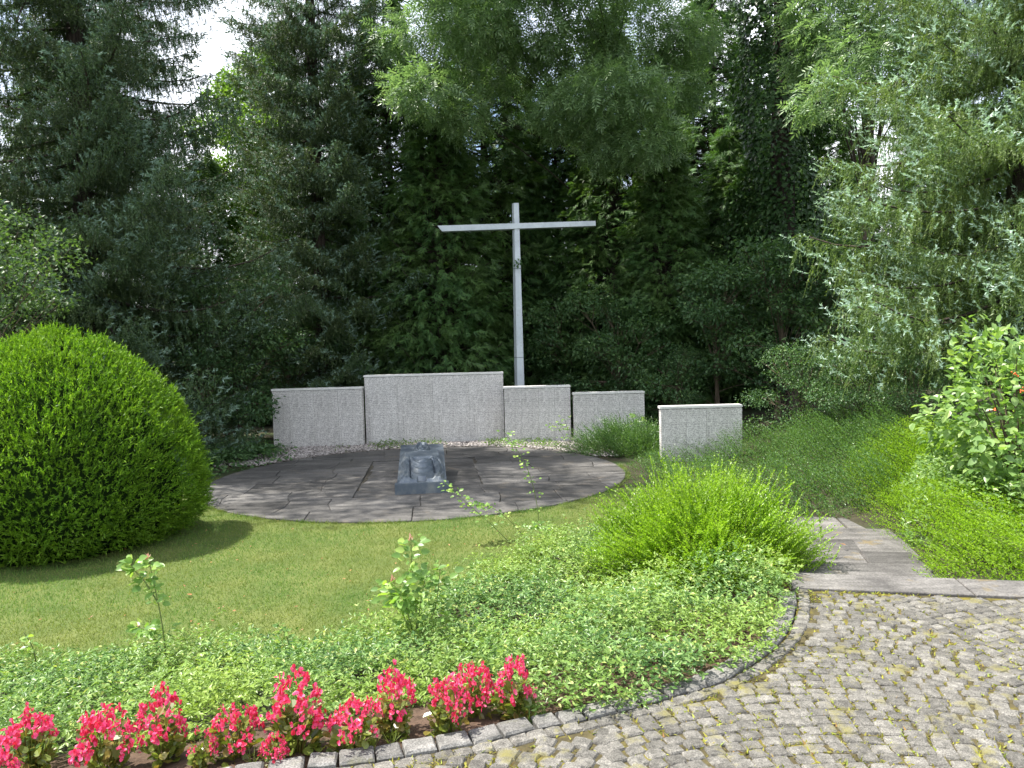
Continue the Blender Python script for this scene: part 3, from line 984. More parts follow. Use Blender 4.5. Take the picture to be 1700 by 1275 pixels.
def spruce_branches(seed, lref, nvar, mats, tl, tw, hang, hstep=.07, sstep=.085, hper=8, sper=13, tip=.08, tipk=1.0, droop=(.22, .42)):
    """branch meshes growing along +x: side shoots, hanging branchlets, young tips"""
    out = []
    for k in range(nvar):
        rg = np.random.default_rng(seed + k)
        mb = MB()
        dr = rg.uniform(*droop)
        ax = lambda t: np.stack([lref * t, .05 * lref * np.sin(t * 3 + k), -lref * (dr * t - .30 * t ** 3)], -1)
        tt = np.linspace(0, .97, 8)
        mb.tube(ax(tt), np.linspace(.012, .003, 8) * lref, 4, mat=2, cap=False)
        ns = int(lref * .93 / sstep)
        t = np.repeat(np.linspace(.07, .99, ns), 2) + rg.normal(0, .008, ns * 2)
        sg = np.tile([-1, 1], ns)
        sl = (.36 * lref * np.sqrt(np.clip(1.03 - t, 0, 1)) * np.clip(t * 4, .35, 1) + .06) * rg.uniform(.55, 1.15, len(t))
        B = ax(t)
        D = unit(np.stack([rg.uniform(.45, .9, len(t)), sg * rg.uniform(.7, 1, len(t)), rg.uniform(-.15, .2, len(t))], 1))
        twig_needles(mb, rg, B, D, sl, sper, tl, tw, .62, down=.55)
        # leader
        tb = rg.uniform(.0, 1, 130) ** 1.3
        twig_needles(mb, rg, ax(tb), unit(np.tile([[.6, 0, -.5]], (130, 1)) + rg.normal(0, .55, (130, 3))), .16, 9, tl, tw, .6)
        # young tips
        E = B + D * sl[:, None]; E[:, 2] -= .55 * sl
        TD = unit(D * [.8, .7, 0] + np.array([.2, 0, .42]) + rg.normal(0, .2, D.shape))
        twig_needles(mb, rg, E, TD, tip * rg.uniform(.8, 1.7, len(E)), 12, tl * .95 * tipk, tw * 1.4 * tipk, .75, mat=1)
        m = rg.integers(0, len(B), len(B))
        q = rg.uniform(.3, .95, len(m))[:, None]
        E2 = B[m] + D[m] * sl[m][:, None] * q; E2[:, 2] -= .55 * sl[m] * q[:, 0] ** 2
        twig_needles(mb, rg, E2 + [0, 0, .01], unit(TD[m] + rg.normal(0, .35, TD.shape)), tip * rg.uniform(.5, 1.1, len(E2)), 7, tl * .95 * tipk, tw * 1.4 * tipk, .75, mat=1)
        # hanging branchlets
        nh = int(sl.sum() / hstep)
        m = rg.choice(len(B), nh, p=sl / sl.sum())
        q = rg.uniform(.05, 1, nh)
        HB = B[m] + D[m] * (sl[m] * q)[:, None]; HB[:, 2] -= .55 * sl[m] * q ** 2
        HD = unit(np.stack([rg.normal(.1, .2, nh), rg.normal(0, .2, nh), -np.ones(nh)], 1))
        twig_needles(mb, rg, HB, HD, rg.uniform(*hang, nh) * rg.uniform(.4, 1, nh), hper, tl, tw, .62)
        out.append(mb.mesh('branch', mats))
    return out


def spruce(name, label, loc, rot, seed, H, Rb, z0, kinds, group=None, dz=.36, z_dense=9.0, top_pow=.75, az=None, r_trunk=.24):
    """kinds: [(reference length, branch meshes)]"""
    r = random.Random(seed)
    root = thing(name, label, 'tree', loc, rot, group)
    mb = MB()
    mb.tube([[0, 0, -.2], [0, 0, .35], [.03, .02, H * .5], [0, 0, H]], [r_trunk * 1.35, r_trunk, r_trunk * .65, .015], 10)
    mb.build('trunk', M['bark'], root)
    z, cnt = z0, 0
    while z < H - .2 and cnt < 285:
        dense = z < z_dense
        nb = r.randint(5, 6) if dense else r.randint(4, 5)
        step = dz * (1.0 if dense else 2.2)
        a0 = r.uniform(0, 6.28)
        for b in range(nb):
            a = a0 + b * 6.28 / nb + r.gauss(0, .25)
            f = 1 - (z - z0 * .5) / (H - z0 * .5)
            l = Rb * max(f, .03) ** top_pow * r.uniform(.62, 1.12) + .2
            zz = z + r.uniform(-.5, .5) * step
            if az is not None and abs((a - az[0] + math.pi) % (2 * math.pi) - math.pi) > az[1]:
                continue
            lref, meshes = min(kinds, key=lambda k: abs(math.log(k[0] / l)))
            sc = l / lref
            obj('branch', r.choice(meshes), root, loc=(0, 0, zz), rot=(r.gauss(0, .08), r.gauss(-.05, .10), a), scale=(sc, sc * r.uniform(1.0, 1.35), sc * r.uniform(.9, 1.1)))
            cnt += 1
        z += step * r.uniform(.8, 1.2)
    return root


def plant_tree(name, meshes, label, category, loc, rot=0, scale=1.0, group=None, parts=('trunk', 'crown')):
    root = thing(name, label, category, loc, rot, group, scale)
    for pn, me in zip(parts, meshes):
        obj(pn, me, root)
    return root


def thuja(seed, H, Rb, nbr, per_br, fs=.34, z0=.3):
    rg = np.random.default_rng(seed)
    crown, wood = MB(), MB()
    wood.tube([[0, 0, -.2], [0, 0, .5], [.05, 0, H * .5], [0, 0, H * .97]], [.2, .15, .09, .012], 8)
    FP, FD, FN, FL = [], [], [], []
    for b in range(nbr):
        z = z0 + (H - z0) * rg.uniform(0, 1) ** 1.15
        f = (z - z0) / (H - z0)
        l = Rb * (1 - f) ** .7 * min(1, .55 + f * 3) * rg.uniform(.7, 1.15) + .12
        a = rg.uniform(0, 6.28)
        out = np.array([math.cos(a), math.sin(a), 0]); lat = np.array([-math.sin(a), math.cos(a), 0])
        up = rg.uniform(-.15, .4)
        if l > .5:
            tt = np.linspace(0, .9, 5)
            pts = out * (l * tt)[:, None] + np.array([0, 0, 1.]) * (z - .3 * l + l * (up * tt + .3 * tt ** 2))[:, None]
            wood.tube(pts, np.linspace(.02, .005, 5) * (l + .3), 4, cap=False)
        m = int(per_br * (.5 + l / Rb))
        t = rg.uniform(.35, 1, m) ** .7
        s = rg.normal(0, .22, m) * l * .8
        P = out * (l * t)[:, None] + lat * s[:, None] + np.array([0, 0, 1.]) * (z - .3 * l + l * (up * t + .3 * t ** 2) + rg.normal(0, .09, m))[:, None]
        D = unit(out * rg.uniform(.5, 1.2, (m, 1)) + lat * (s / l * 1.6 + rg.normal(0, .35, m))[:, None] + np.array([0, 0, 1.]) * rg.uniform(-.75, .25, (m, 1)))
        FP.append(P); FD.append(D); FN.append(unit(np.array([0, 0, 1.]) + rg.normal(0, .55, (m, 3)) + out * .4)); FL.append(fs * rg.uniform(.6, 1.25, m))
    P, D, N, L = map(np.concatenate, (FP, FD, FN, FL))
    S = unit(np.cross(D, N)); N = np.cross(S, D)
    k = 6
    crown.leaves(P + D * L[:, None] * .3, D - N * .25, N, L * .75, L * .07, 'diamond', .05)
    for q in range(k):
        t = (q + .6) / (k + .6)
        for sg in (-1, 1):
            base = P + D * (L * t * .85)[:, None] - N * (L * t ** 2 * .18)[:, None]
            dd = D * .85 + S * sg * .8 - N * .35 + rg.normal(0, .16, P.shape)
            crown.leaves(base, dd, N + rg.normal(0, .3, P.shape), L * (.55 - .28 * t) * rg.uniform(.6, 1.3, len(P)), L * .075, 'tri')
    return wood.mesh('trunk', M['bark']), crown.mesh('crown', M['thuja'])


def limb_tree(seed, clusters, H, r0, leaf_fn, mats, base=(0, 0, 0), forkz=.45, wood_mat='bark'):
    """trunk, limbs to each cluster of foliage; clusters: (x, y, z, rx, ry, rz, n)"""
    rg = np.random.default_rng(seed)
    crown, wood = MB(), MB()
    top = np.array([rg.normal(0, .1), rg.normal(0, .1), H * forkz])
    tr = np.array([[0, 0, -.15], [0, 0, .2], top * [.5, .5, .5], top, top + np.array([0, 0, H * (1 - forkz) * .7])])
    wood.tube(tr, [r0 * 1.35, r0, r0 * .85, r0 * .7, r0 * .15], 8)
    for (x, y, z, rx, ry, rz, n) in clusters:
        c = np.array([x, y, z], float)
        st = tr[3] * rg.uniform(.6, 1.0) if z > top[2] * .8 else tr[3] * rg.uniform(.15, .6)
        md = st * .5 + c * .5 + np.array([0, 0, .12 * np.linalg.norm(c - st)])
        q = np.linspace(0, 1, 7)[:, None]
        pts = (1 - q) ** 2 * st + 2 * q * (1 - q) * md + q ** 2 * c
        wood.tube(pts, np.linspace(r0 * .17, .005, 7), 5, cap=False)
        for k in range(3):
            d = rnd_dirs(rg, 1)[0] * [rx, ry, rz] * .85
            q2 = np.linspace(0, 1, 4)[:, None]
            wood.tube(pts[4] + (c + d - pts[4]) * q2, np.linspace(.009, .003, 4), 4, cap=False)
        dirs = rnd_dirs(rg, n)
        rr_ = rg.uniform(.25, 1, n) ** .45
        P = c + dirs * rr_[:, None] * [rx, ry, rz]
        # break the outline up: push leaves onto random little sprays
        sp = rg.integers(0, max(6, n // 18), n)
        cen = rg.normal(0, .14, (sp.max() + 1, 3)) * [rx, ry, rz]
        P = P + cen[sp]
        outd = unit(P - c)
        leaf_fn(crown, rg, P, outd)
    return wood.mesh('trunk', M[wood_mat]), crown.mesh('crown', mats)


def broad_leaf(l, w, droop=.3):
    def fn(mb, rg, P, out):
        n = len(P)
        D = unit(out * .7 + rg.normal(0, .6, (n, 3)) - np.array([0, 0, droop]))
        N = unit(np.array([0, 0, 1.]) + rg.normal(0, .5, (n, 3)))
        mb.leaves(P, D, N, rg.uniform(l * .65, l * 1.25, n), rg.uniform(w * .7, w * 1.2, n), 'diamond', .12)
    return fn


def pinnate(l, pairs, ll, lw):
    def fn(mb, rg, P, out):
        n = len(P)
        D = unit(out * .8 + rg.normal(0, .55, (n, 3)) - np.array([0, 0, .45]))
        N = unit(np.array([0, 0, 1.]) + rg.normal(0, .45, (n, 3)))
        S = unit(np.cross(D, N)); N = np.cross(S, D)
        sc = rg.uniform(.7, 1.2, n)
        for q in range(pairs):
            t = (q + 1) / (pairs + .5)
            base = P + D * (l * t * sc)[:, None] - N * (l * .25 * t * t * sc)[:, None]
            for sg in (-1, 1):
                mb.leaves(base, D * .55 + S * sg - N * .2 + rg.normal(0, .1, (n, 3)), N, ll * sc * (1.05 - .25 * abs(t - .5)), lw * sc, 'diamond', .12)
        base = P + D * (l * .95 * sc)[:, None] - N * (l * .24 * sc)[:, None]
        mb.leaves(base, D - N * .3, N, ll * sc * 1.1, lw * sc, 'diamond', .12)
    return fn


def at_px(u, Y, v=600):
    p = PY(u, v, Y)
    return (p[0], Y, tz(p[0], Y) - .03)


def zv(v, Y, u=850):
    return PY(u, v, Y)[2]


# ------------------------------------------------------------------ the tree belt
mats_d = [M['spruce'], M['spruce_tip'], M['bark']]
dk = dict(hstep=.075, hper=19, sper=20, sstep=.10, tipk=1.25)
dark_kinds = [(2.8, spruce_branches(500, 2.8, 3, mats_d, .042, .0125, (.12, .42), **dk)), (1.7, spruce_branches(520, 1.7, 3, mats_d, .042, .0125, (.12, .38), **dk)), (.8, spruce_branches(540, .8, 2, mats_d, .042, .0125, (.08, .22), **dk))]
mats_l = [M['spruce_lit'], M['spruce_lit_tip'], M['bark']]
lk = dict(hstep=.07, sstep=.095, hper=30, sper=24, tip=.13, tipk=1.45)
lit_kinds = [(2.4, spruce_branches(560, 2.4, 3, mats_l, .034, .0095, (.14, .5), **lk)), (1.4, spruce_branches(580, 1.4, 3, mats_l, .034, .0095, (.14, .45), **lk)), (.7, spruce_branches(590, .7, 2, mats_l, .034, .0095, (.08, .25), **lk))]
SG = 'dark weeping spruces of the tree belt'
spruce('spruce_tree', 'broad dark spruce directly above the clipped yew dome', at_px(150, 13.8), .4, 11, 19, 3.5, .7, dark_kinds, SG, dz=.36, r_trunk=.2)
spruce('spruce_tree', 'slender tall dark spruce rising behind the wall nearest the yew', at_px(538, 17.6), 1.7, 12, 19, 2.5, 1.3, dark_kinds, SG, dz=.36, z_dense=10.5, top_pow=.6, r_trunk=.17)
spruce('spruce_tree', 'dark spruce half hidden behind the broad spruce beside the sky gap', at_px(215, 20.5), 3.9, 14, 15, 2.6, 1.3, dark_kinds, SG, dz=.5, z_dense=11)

th_a = thuja(21, 11, 1.7, 620, 14, .36)
th_b = thuja(22, 9, 1.9, 600, 14, .36)
TG = 'thuja trees closing the belt behind the cross'
for i, (u, Y, sc, rot, src, lab) in enumerate([
    (655, 18.6, 1.0, .3, th_a, 'mid green thuja next to the slender dark spruce'),
    (735, 17.8, .95, 1.9, th_b, 'bushy thuja directly behind the tallest name wall'),
    (815, 19.6, 1.1, 3.0, th_a, 'tall dark thuja whose top shows just left of the cross'),
    (930, 20.2, 1.0, 4.4, th_b, 'dark thuja behind the right arm of the cross'),
    (1020, 18.8, .95, 5.3, th_a, 'thuja behind the wall with the bush at its corner'),
    (1105, 17.6, .8, .9, th_b, 'yellowish green thuja between the cross and the ivy column'),
    (1215, 18.4, .75, 2.6, th_b, 'low dark thuja at the foot of the ivy column'),
    (1360, 19.5, .85, 2.2, th_a, 'dark thuja between ivy column and weeping spruce'),
    (430, 20.5, .6, 4.9, th_b, 'small thuja in the gap between the two spruces'),
    (350, 21.5, .72, 1.4, th_a, 'low thuja under the sky gap beside the broad spruce'),
]):
    plant_tree('thuja_tree', src, lab, 'tree', at_px(u, Y), rot, sc, TG)
BG = 'trees of the far row behind the belt'
for i, (u, Y, sc, rot, src, lab) in enumerate([
    (-60, 24, 1.2, .2, th_a, 'far thuja behind the broad spruce at the picture edge'),
    (90, 26, 1.15, 1.1, th_a, 'far thuja seen through the broad spruce'),
    (300, 27, .85, 3.3, th_b, 'far low thuja under the sky gap'),
    (480, 25, 1.15, 2.5, th_a, 'far thuja just behind the slender spruce'),
    (600, 26, 1.05, 5.0, th_a, 'far thuja between slender spruce and cross'),
    (720, 24.5, .95, 4.1, th_b, 'far thuja behind the bushy thuja'),
    (870, 25, 1.0, .6, th_a, 'far thuja in line with the cross post'),
    (1000, 26, 1.05, 1.5, th_b, 'far thuja in line with the end of the cross beam'),
    (1120, 25, 1.0, 3.7, th_a, 'far thuja beside the ivy column'),
    (1260, 26, 1.3, 2.1, th_b, 'far thuja hidden by the ivy column'),
    (1190, 23.5, 1.25, 4.6, th_a, 'far tall thuja filling the gap between the ash and the ivy column'),
    (1420, 25, .8, 5.6, th_a, 'far thuja below the bare trunk with sky around'),
    (1560, 24, 1.2, .1, th_b, 'far thuja behind the weeping spruce'),
    (1700, 22, 1.2, 1.3, th_a, 'far thuja at the edge behind the weeping spruce'),
]):
    plant_tree('thuja_tree', src, lab, 'tree', at_px(u, Y), rot, sc, BG)

# big ash overhanging the middle
def in_view_clusters(seed, spots, Y, n, rel):
    rg = np.random.default_rng(seed)
    out = []
    for (u, v, s) in spots:
        y = Y + rg.uniform(-1.3, 1.3)
        p = PY(u, v, y)
        out.append((p[0] - rel[0], y - rel[1], p[2] - rel[2], s * rg.uniform(.85, 1.15), s, s * rg.uniform(.5, .7), int(n * s * s)))
    return out


b_ash = at_px(1075, 20.6)
spots = [(700, 60, .9), (790, 30, 1.0), (700, 150, .75), (830, 110, .9), (880, 40, .9), (960, 80, 1.0), (940, 180, .85), (1020, 150, .95), (1060, 60, 1.0), (1100, 150, .85), (1010, 240, .75), (1075, 235, .7), (1140, 60, .8), (770, 190, .6), (740, -60, 1.0), (860, -70, 1.1), (980, -60, 1.1), (1090, -70, 1.1), (920, -220, 1.3), (1060, -230, 1.3), (800, -210, 1.2)]
ash = limb_tree(31, in_view_clusters(5, spots, 15.6, 800, b_ash), 9.5, .17, pinnate(.25, 4, .115, .032), M['ash'], forkz=.62)
plant_tree('ash_tree', ash, 'ash with feathery leaves overhanging the top of the cross', 'tree', b_ash, group='ash trees')
b_ash2 = at_px(1438, 14.2)
spots = [(1360, 20, .7), (1400, 60, .7), (1350, 100, .55), (1420, 110, .6), (1380, 160, .5), (1440, -60, .9), (1340, -70, .8), (1420, -190, 1.1), (1530, -120, 1.0), (1480, 110, .55), (1465, 30, .7), (1500, 175, .45), (1530, 50, .7)]
ash2 = limb_tree(32, in_view_clusters(6, spots, 13.4, 800, b_ash2), 9.0, .17, pinnate(.23, 4, .105, .03), M['ash'], forkz=.55)
plant_tree('ash_tree', ash2, 'brighter ash with bare trunk showing against the sky near the weeping spruce', 'tree', b_ash2, group='ash trees')

# ivy-clad trunk
rgi = np.random.default_rng(41)
wood, crown = MB(), MB()
wood.tube([[0, 0, -.2], [0, 0, 4], [.1, 0, 9], [0, 0, 15]], [.32, .28, .22, .06], 10)
n = 32000
z = rgi.uniform(1.2, 15.5, n); a = rgi.uniform(0, 6.28, n)
bulge = 1 + .22 * np.sin(z * 2.1 + 2 * np.sin(a * 2)) + .18 * np.sin(a * 3 + z * 1.3)
r_ = (.95 * np.clip((z - .6) / 3, .45, 1) * np.clip((16.5 - z) / 5, .3, 1)) * bulge * rgi.uniform(.55, 1, n) ** .5
out = np.stack([np.cos(a), np.sin(a), np.zeros(n)], 1)
P = out * r_[:, None] + np.array([0, 0, 1.]) * z[:, None]
crown.leaves(P, unit(-np.array([0, 0, 1.]) * .8 + out * .5 + rgi.normal(0, .5, (n, 3))), unit(out + rgi.normal(0, .35, (n, 3)) + [0, 0, .3]), rgi.uniform(.07, .13, n), rgi.uniform(.06, .11, n), 'diamond', .08)
root = thing('ivy_tree', 'tree trunk wrapped in a thick dark column of ivy', 'tree', at_px(1300, 17.0))
wood.build('trunk', M['bark'], root); crown.build('ivy', M['ivy'], root)

# understory broadleaf shrubs behind the walls
def bush_clusters(seed, w, h, k, n):
    rg = np.random.default_rng(seed)
    out = []
    for i in range(k):
        a = rg.uniform(0, 6.28); r = w * rg.uniform(.1, .85)
        z = h * rg.uniform(.12, .92)
        r *= math.sqrt(max(.1, 1 - (z / h - .45) ** 2 * 1.8))
        s = rg.uniform(.28, .5) * w * .8
        out.append((r * math.cos(a), r * math.sin(a), z, s, s, s * .45, int(n * s * s + 60)))
    return out


bu_a = limb_tree(51, bush_clusters(1, 1.5, 3.6, 26, 1150), 3.2, .05, broad_leaf(.085, .045), M['broad'], forkz=.4, wood_mat='twig')
bu_b = limb_tree(52, bush_clusters(2, 1.3, 2.4, 24, 1500), 2.0, .04, broad_leaf(.06, .034), M['broad'], forkz=.35, wood_mat='twig')
UG = 'broadleaf shrubs in the shade of the tree belt'
for (u, Y, sc, rot, src, lab) in [
    (395, 15.6, 1.15, .2, bu_a, 'tall dark leafy shrub between the yew dome and the first wall'),
    (330, 14.6, .9, 1.2, bu_a, 'dark leafy shrub just behind the crown of the yew dome'),
    (470, 17.0, 1.0, 2.2, bu_a, 'dark shrub above the wall nearest the yew'),
    (700, 17.2, .5, .7, bu_b, 'low shrub peeping over the tallest name wall'),
    (960, 18.4, 1.15, 3.1, bu_a, 'leafy shrub just right of the cross post'),
    (1030, 16.9, 1.0, 4.3, bu_a, 'leafy shrub above the wall with the bush at its corner'),
    (1125, 15.6, .8, 5.2, bu_b, 'low leafy shrub in the gap before the separate wall'),
    (1190, 15.8, 1.1, .4, bu_a, 'dark shrub above the separate low wall'),
    (1290, 15.0, 1.2, 1.9, bu_a, 'dark layered shrub below the ivy column'),
    (1400, 14.5, 1.15, 3.6, bu_a, 'shrub spreading below the bare ash trunk'),
    (1325, 12.2, .72, 2.9, bu_b, 'rounded dark shrub right beside the separate low wall'),
    (1440, 11.3, .68, 4.0, bu_b, 'shaded shrub in the dark hollow under the weeping spruce'),
    (1530, 10.4, .62, .6, bu_b, 'low shaded shrub under the tips of the weeping spruce'),
]:
    plant_tree('shrub', src, lab, 'shrub', at_px(u, Y), rot, sc, UG, parts=('branches', 'foliage'))

# pale deciduous trees: at the left edge and in the sky gap
b_l = at_px(-60, 10.5)
spots = [(30, 385, .45), (85, 425, .45), (10, 470, .5), (90, 500, .36), (-40, 430, .6), (40, 520, .4), (-90, 500, .7), (-120, 380, .7), (-60, 350, .5)]
lt = limb_tree(61, in_view_clusters(7, spots, 10.3, 2300, b_l), 2.6, .05, broad_leaf(.062, .04), M['maple'], forkz=.5, wood_mat='twig')
plant_tree('maple_tree', lt, 'pale green young tree reaching in above the yew dome', 'tree', b_l)
b_g = at_px(400, 23)
spots = [(385, 165, .7), (350, 215, .8), (345, 300, .9), (400, 140, .8), (420, 220, 1.0), (390, 290, .9), (440, 330, .9), (370, 350, .8), (430, 100, .5), (415, 400, 1.0)]
gt = limb_tree(62, in_view_clusters(8, spots, 23, 2000, b_g), 7, .10, broad_leaf(.15, .085), M['broad_light'], forkz=.5)
plant_tree('birch_tree', gt, 'sunlit light green tree below the sky gap between the spruces', 'tree', b_g)

# weeping spruce at the right, in the sun
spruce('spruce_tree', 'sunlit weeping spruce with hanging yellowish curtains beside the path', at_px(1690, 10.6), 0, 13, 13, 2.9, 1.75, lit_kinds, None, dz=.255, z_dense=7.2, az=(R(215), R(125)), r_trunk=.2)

# unseen maple, added outside the frame to dapple the paving with shade
rgo = np.random.default_rng(77)
cl = [(rgo.uniform(-.6, 3.0), rgo.uniform(-2.0, 1.2), rgo.uniform(9.2, 16.0), 1.0, 1.0, .5, 210) for k in range(28)]
shade_tree = limb_tree(78, cl, 14, .17, broad_leaf(.14, .085), M['maple'], forkz=.45)
plant_tree('maple_tree', shade_tree, 'unseen tall maple added beyond the yew dome to dapple the paved circle', 'tree', (-9.3, 12.0, LAWN_Z - .03))

# ------------------------------------------------------------------ clipped yew dome
rgy = np.random.default_rng(71)
YC = PZ(100, 935, LAWN_Z)
YY = 7.75
yc = np.array([PY(100, 700, YY)[0], YY])
prof_z = .965 * np.array([0, .10, .30, .55, .85, 1.15, 1.45, 1.75, 2.0, 2.16, 2.26])
prof_r = .94 * np.array([1.10, 1.28, 1.42, 1.47, 1.44, 1.34, 1.17, .93, .64, .38, .0])
mbc, mby = MB(), MB()
n = 23000
cum = np.concatenate([[0], np.cumsum((prof_r[1:] + prof_r[:-1]) * np.hypot(np.diff(prof_r), np.diff(prof_z)))])
zz = np.interp(rgy.uniform(0, cum[-1], n), cum, prof_z)
rr0 = np.interp(zz, prof_z, prof_r)
slope = np.gradient(prof_r, prof_z); sl = np.interp(zz, prof_z, slope)
a = rgy.uniform(0, 6.28, n)
wob = 1 + .022 * np.sin(a * 5 + zz * 3) + .018 * np.sin(a * 9 - zz * 6) + .015 * np.sin(a * 17 + zz * 11)
out = unit(np.stack([np.cos(a), np.sin(a), -sl], 1))
depth = rgy.uniform(0, .16, n) ** 1.5 * 2.0
P = np.stack([np.cos(a) * rr0 * wob, np.sin(a) * rr0 * wob, zz + .03], 1) - out * depth[:, None]
vis = (np.sin(a) < .55)
P, out, n = P[vis], out[vis], vis.sum()
D = unit(out * .7 + np.array([.25, -.1, .6]) + rgy.normal(0, .25, (n, 3)))
twig_needles(mby, rgy, P, D, rgy.uniform(.05, .11, n) * (1 + (rgy.uniform(0, 1, n) > .93) * .8), 9, .037, .0115, .5)
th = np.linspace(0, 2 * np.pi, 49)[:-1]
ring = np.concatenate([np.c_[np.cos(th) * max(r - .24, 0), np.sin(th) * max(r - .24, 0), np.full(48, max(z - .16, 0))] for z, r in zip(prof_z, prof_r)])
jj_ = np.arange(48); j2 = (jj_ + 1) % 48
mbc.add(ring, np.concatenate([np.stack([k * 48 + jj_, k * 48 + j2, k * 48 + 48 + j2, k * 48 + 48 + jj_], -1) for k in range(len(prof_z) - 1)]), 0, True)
root = thing('yew_dome', 'big clipped yew dome with fresh bright shoots on the lawn', 'shrub', (yc[0], yc[1], LAWN_Z))
mbc.build('dark_core', M['yew_core'], root); mby.build('foliage', M['yew'], root)
mb = MB()
for k in range(5):
    an = k * 1.3
    mb.tube([[.1 * math.cos(an), .1 * math.sin(an), -.1], [.3 * math.cos(an), .3 * math.sin(an), .7]], [.06, .04], 7)
mb.build('trunk', M['bark'], root)


# ------------------------------------------------------------------ arching bush honeysuckle
def arching(seed, envelope, shoots, lmin, lmax, leaf_l, leaf_w, per, mats, bias=(0, 0, .35), spread=.3, rad=1.0):
    """envelope: function giving tips and outward directions on the mound's surface"""
    rg = np.random.default_rng(seed)
    leaf, wood = MB(), MB()
    T, O = envelope(rg, shoots)
    D = unit(O * rad + np.asarray(bias) + rg.normal(0, spread, T.shape))
    L = rg.uniform(lmin, lmax, shoots)
    t = np.linspace(0, 1, per)[None] + rg.uniform(-.3, .3, (shoots, per)) / per
    back = (1 - t) * L[:, None]
    P = T[:, None] - D[:, None] * back[..., None]
    P[..., 2] -= (back ** 2 * .55)                       # the shoot comes up from below and arches over
    tang = unit(D[:, None] + np.array([0, 0, 1.])[None, None] * (back * 1.1)[..., None])
    S = unit(np.cross(tang, np.array([0, 0, 1.])))
    sg = np.where(np.arange(per) % 2 == 0, 1, -1)[None, :, None]
    Dl = unit(tang * .75 + S * sg * .6 + np.array([0, 0, .25]) + rg.normal(0, .22, P.shape))
    N = unit(np.array([0, 0, 1.]) + rg.normal(0, .35, P.shape))
    sc = (1.05 - .45 * np.clip(t, 0, 1))
    k = shoots * per
    leaf.leaves(P.reshape(-1, 3), Dl.reshape(-1, 3), N.reshape(-1, 3), (leaf_l * sc).reshape(-1) * rg.uniform(.7, 1.2, k), (leaf_w * sc).reshape(-1) * rg.uniform(.8, 1.2, k), 'diamond', .15)
    idx = rg.permutation(shoots)[:shoots // 14]
    for i in idx:
        q = P[i][::max(1, per // 4)]
        wood.tube(q, np.linspace(.003, .0015, len(q)), 3, cap=False)
    return wood.mesh('branches', M['twig']), leaf.mesh('foliage', mats)


def dome_env(rx, ry, h, low=.0, front=True, flat=1.0):
    def fn(rg, n):
        a = rg.uniform(0, 6.28, n); s = rg.uniform(low, 1, n)
        c = np.sqrt(np.clip(1 - s ** 2, 0, 1))
        bump = 1 + .10 * np.sin(a * 4 + s * 5) + .08 * np.sin(a * 7 - s * 9)
        inn = rg.uniform(.72, 1.03, n)
        T = np.stack([rx * c * np.cos(a) * bump * inn, ry * c * np.sin(a) * bump * inn, h * s * bump * inn], 1)
        return T, unit(np.stack([np.cos(a) * c, np.sin(a) * c, s * flat], 1))
    return fn


lp = PZ(1165, 985, -.1)
c_l = np.array([PY(1168, 900, 5.6)[0], 5.6])
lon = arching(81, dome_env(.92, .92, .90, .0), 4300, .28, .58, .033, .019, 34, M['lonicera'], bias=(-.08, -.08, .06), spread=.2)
plant_tree('honeysuckle_bush', lon, 'bright yellow green arching bush between the lawn and the stone path', 'shrub', (c_l[0], c_l[1], -.24), 0, 1.0, 'arching evergreen bushes', parts=('branches', 'foliage'))
# tall upright sprigs on it
rgs = np.random.default_rng(82)
for (u, v0, v1) in ((1213, 765, 850), (1258, 768, 860), (1305, 775, 850), (1190, 785, 850), (1340, 830, 880), (1360, 850, 900)):
    b = PY(u + rgs.uniform(-8, 8), v1, 5.9); t = PY(u, v0, 5.9)
    sprig = MB()
    twig_needles(sprig, rgs, np.zeros((1, 3)), unit((t - b)[None]), np.linalg.norm(t - b), 46, .03, .013, .8)
    sprig.build('sprig', M['lonicera'], bpy.data.objects['honeysuckle_bush'], loc=b - np.array([c_l[0], c_l[1], -.24]))


def strip_env(poly_lo, h_fn, n_dir):
    """mound over a ground polygon"""
    poly = np.asarray(poly_lo)
    lo, hi = poly.min(0), poly.max(0)

    def fn(rg, n):
        pts = []
        while sum(map(len, pts)) < n:
            q = rg.uniform(lo, hi, (n * 3, 2))
            pts.append(q[in_poly(q[:, 0], q[:, 1], poly)])
        q = np.concatenate(pts)[:n]
        hh = h_fn(q[:, 0], q[:, 1]) * rg.uniform(.55, 1.04, n)
        e = dist_line(q[:, 0], q[:, 1], np.vstack([poly, poly[:1]]))
        hh = hh * smooth(-.02, .35, e) + .03
        T = np.stack([q[:, 0], q[:, 1], terrain(q[:, 0], q[:, 1]) + hh], 1)
        return T, np.tile(np.asarray(n_dir, float), (n, 1))
    return fn


# sunlit mat right of the path
pts = [PZ(1528, 950, 0), PZ(1720, 955, 0), PY(1780, 800, 7.4), PY(1640, 780, 9.6), PY(1490, 780, 10.2), PY(1370, 805, 9.4), PZ(1405, 846, -.28), PZ(1470, 895, -.2)]
poly_r = np.array([p[:2] for p in pts])
wav = lambda x, y: .42 + .11 * np.sin(x * 2.3 + y) + .07 * np.sin(y * 3.1 - x * 1.7)
mat_r = arching(83, strip_env(poly_r, wav, (-.75, -.25, .30)), 6000, .32, .7, .035, .017, 19, M['lonicera'], bias=(0, 0, .1), spread=.2)
plant_tree('honeysuckle_bush', mat_r, 'bright low spreading mat of arching shoots along the far edge of the path', 'shrub', (0, 0, 0), 0, 1, 'arching evergreen bushes', parts=('branches', 'foliage'))
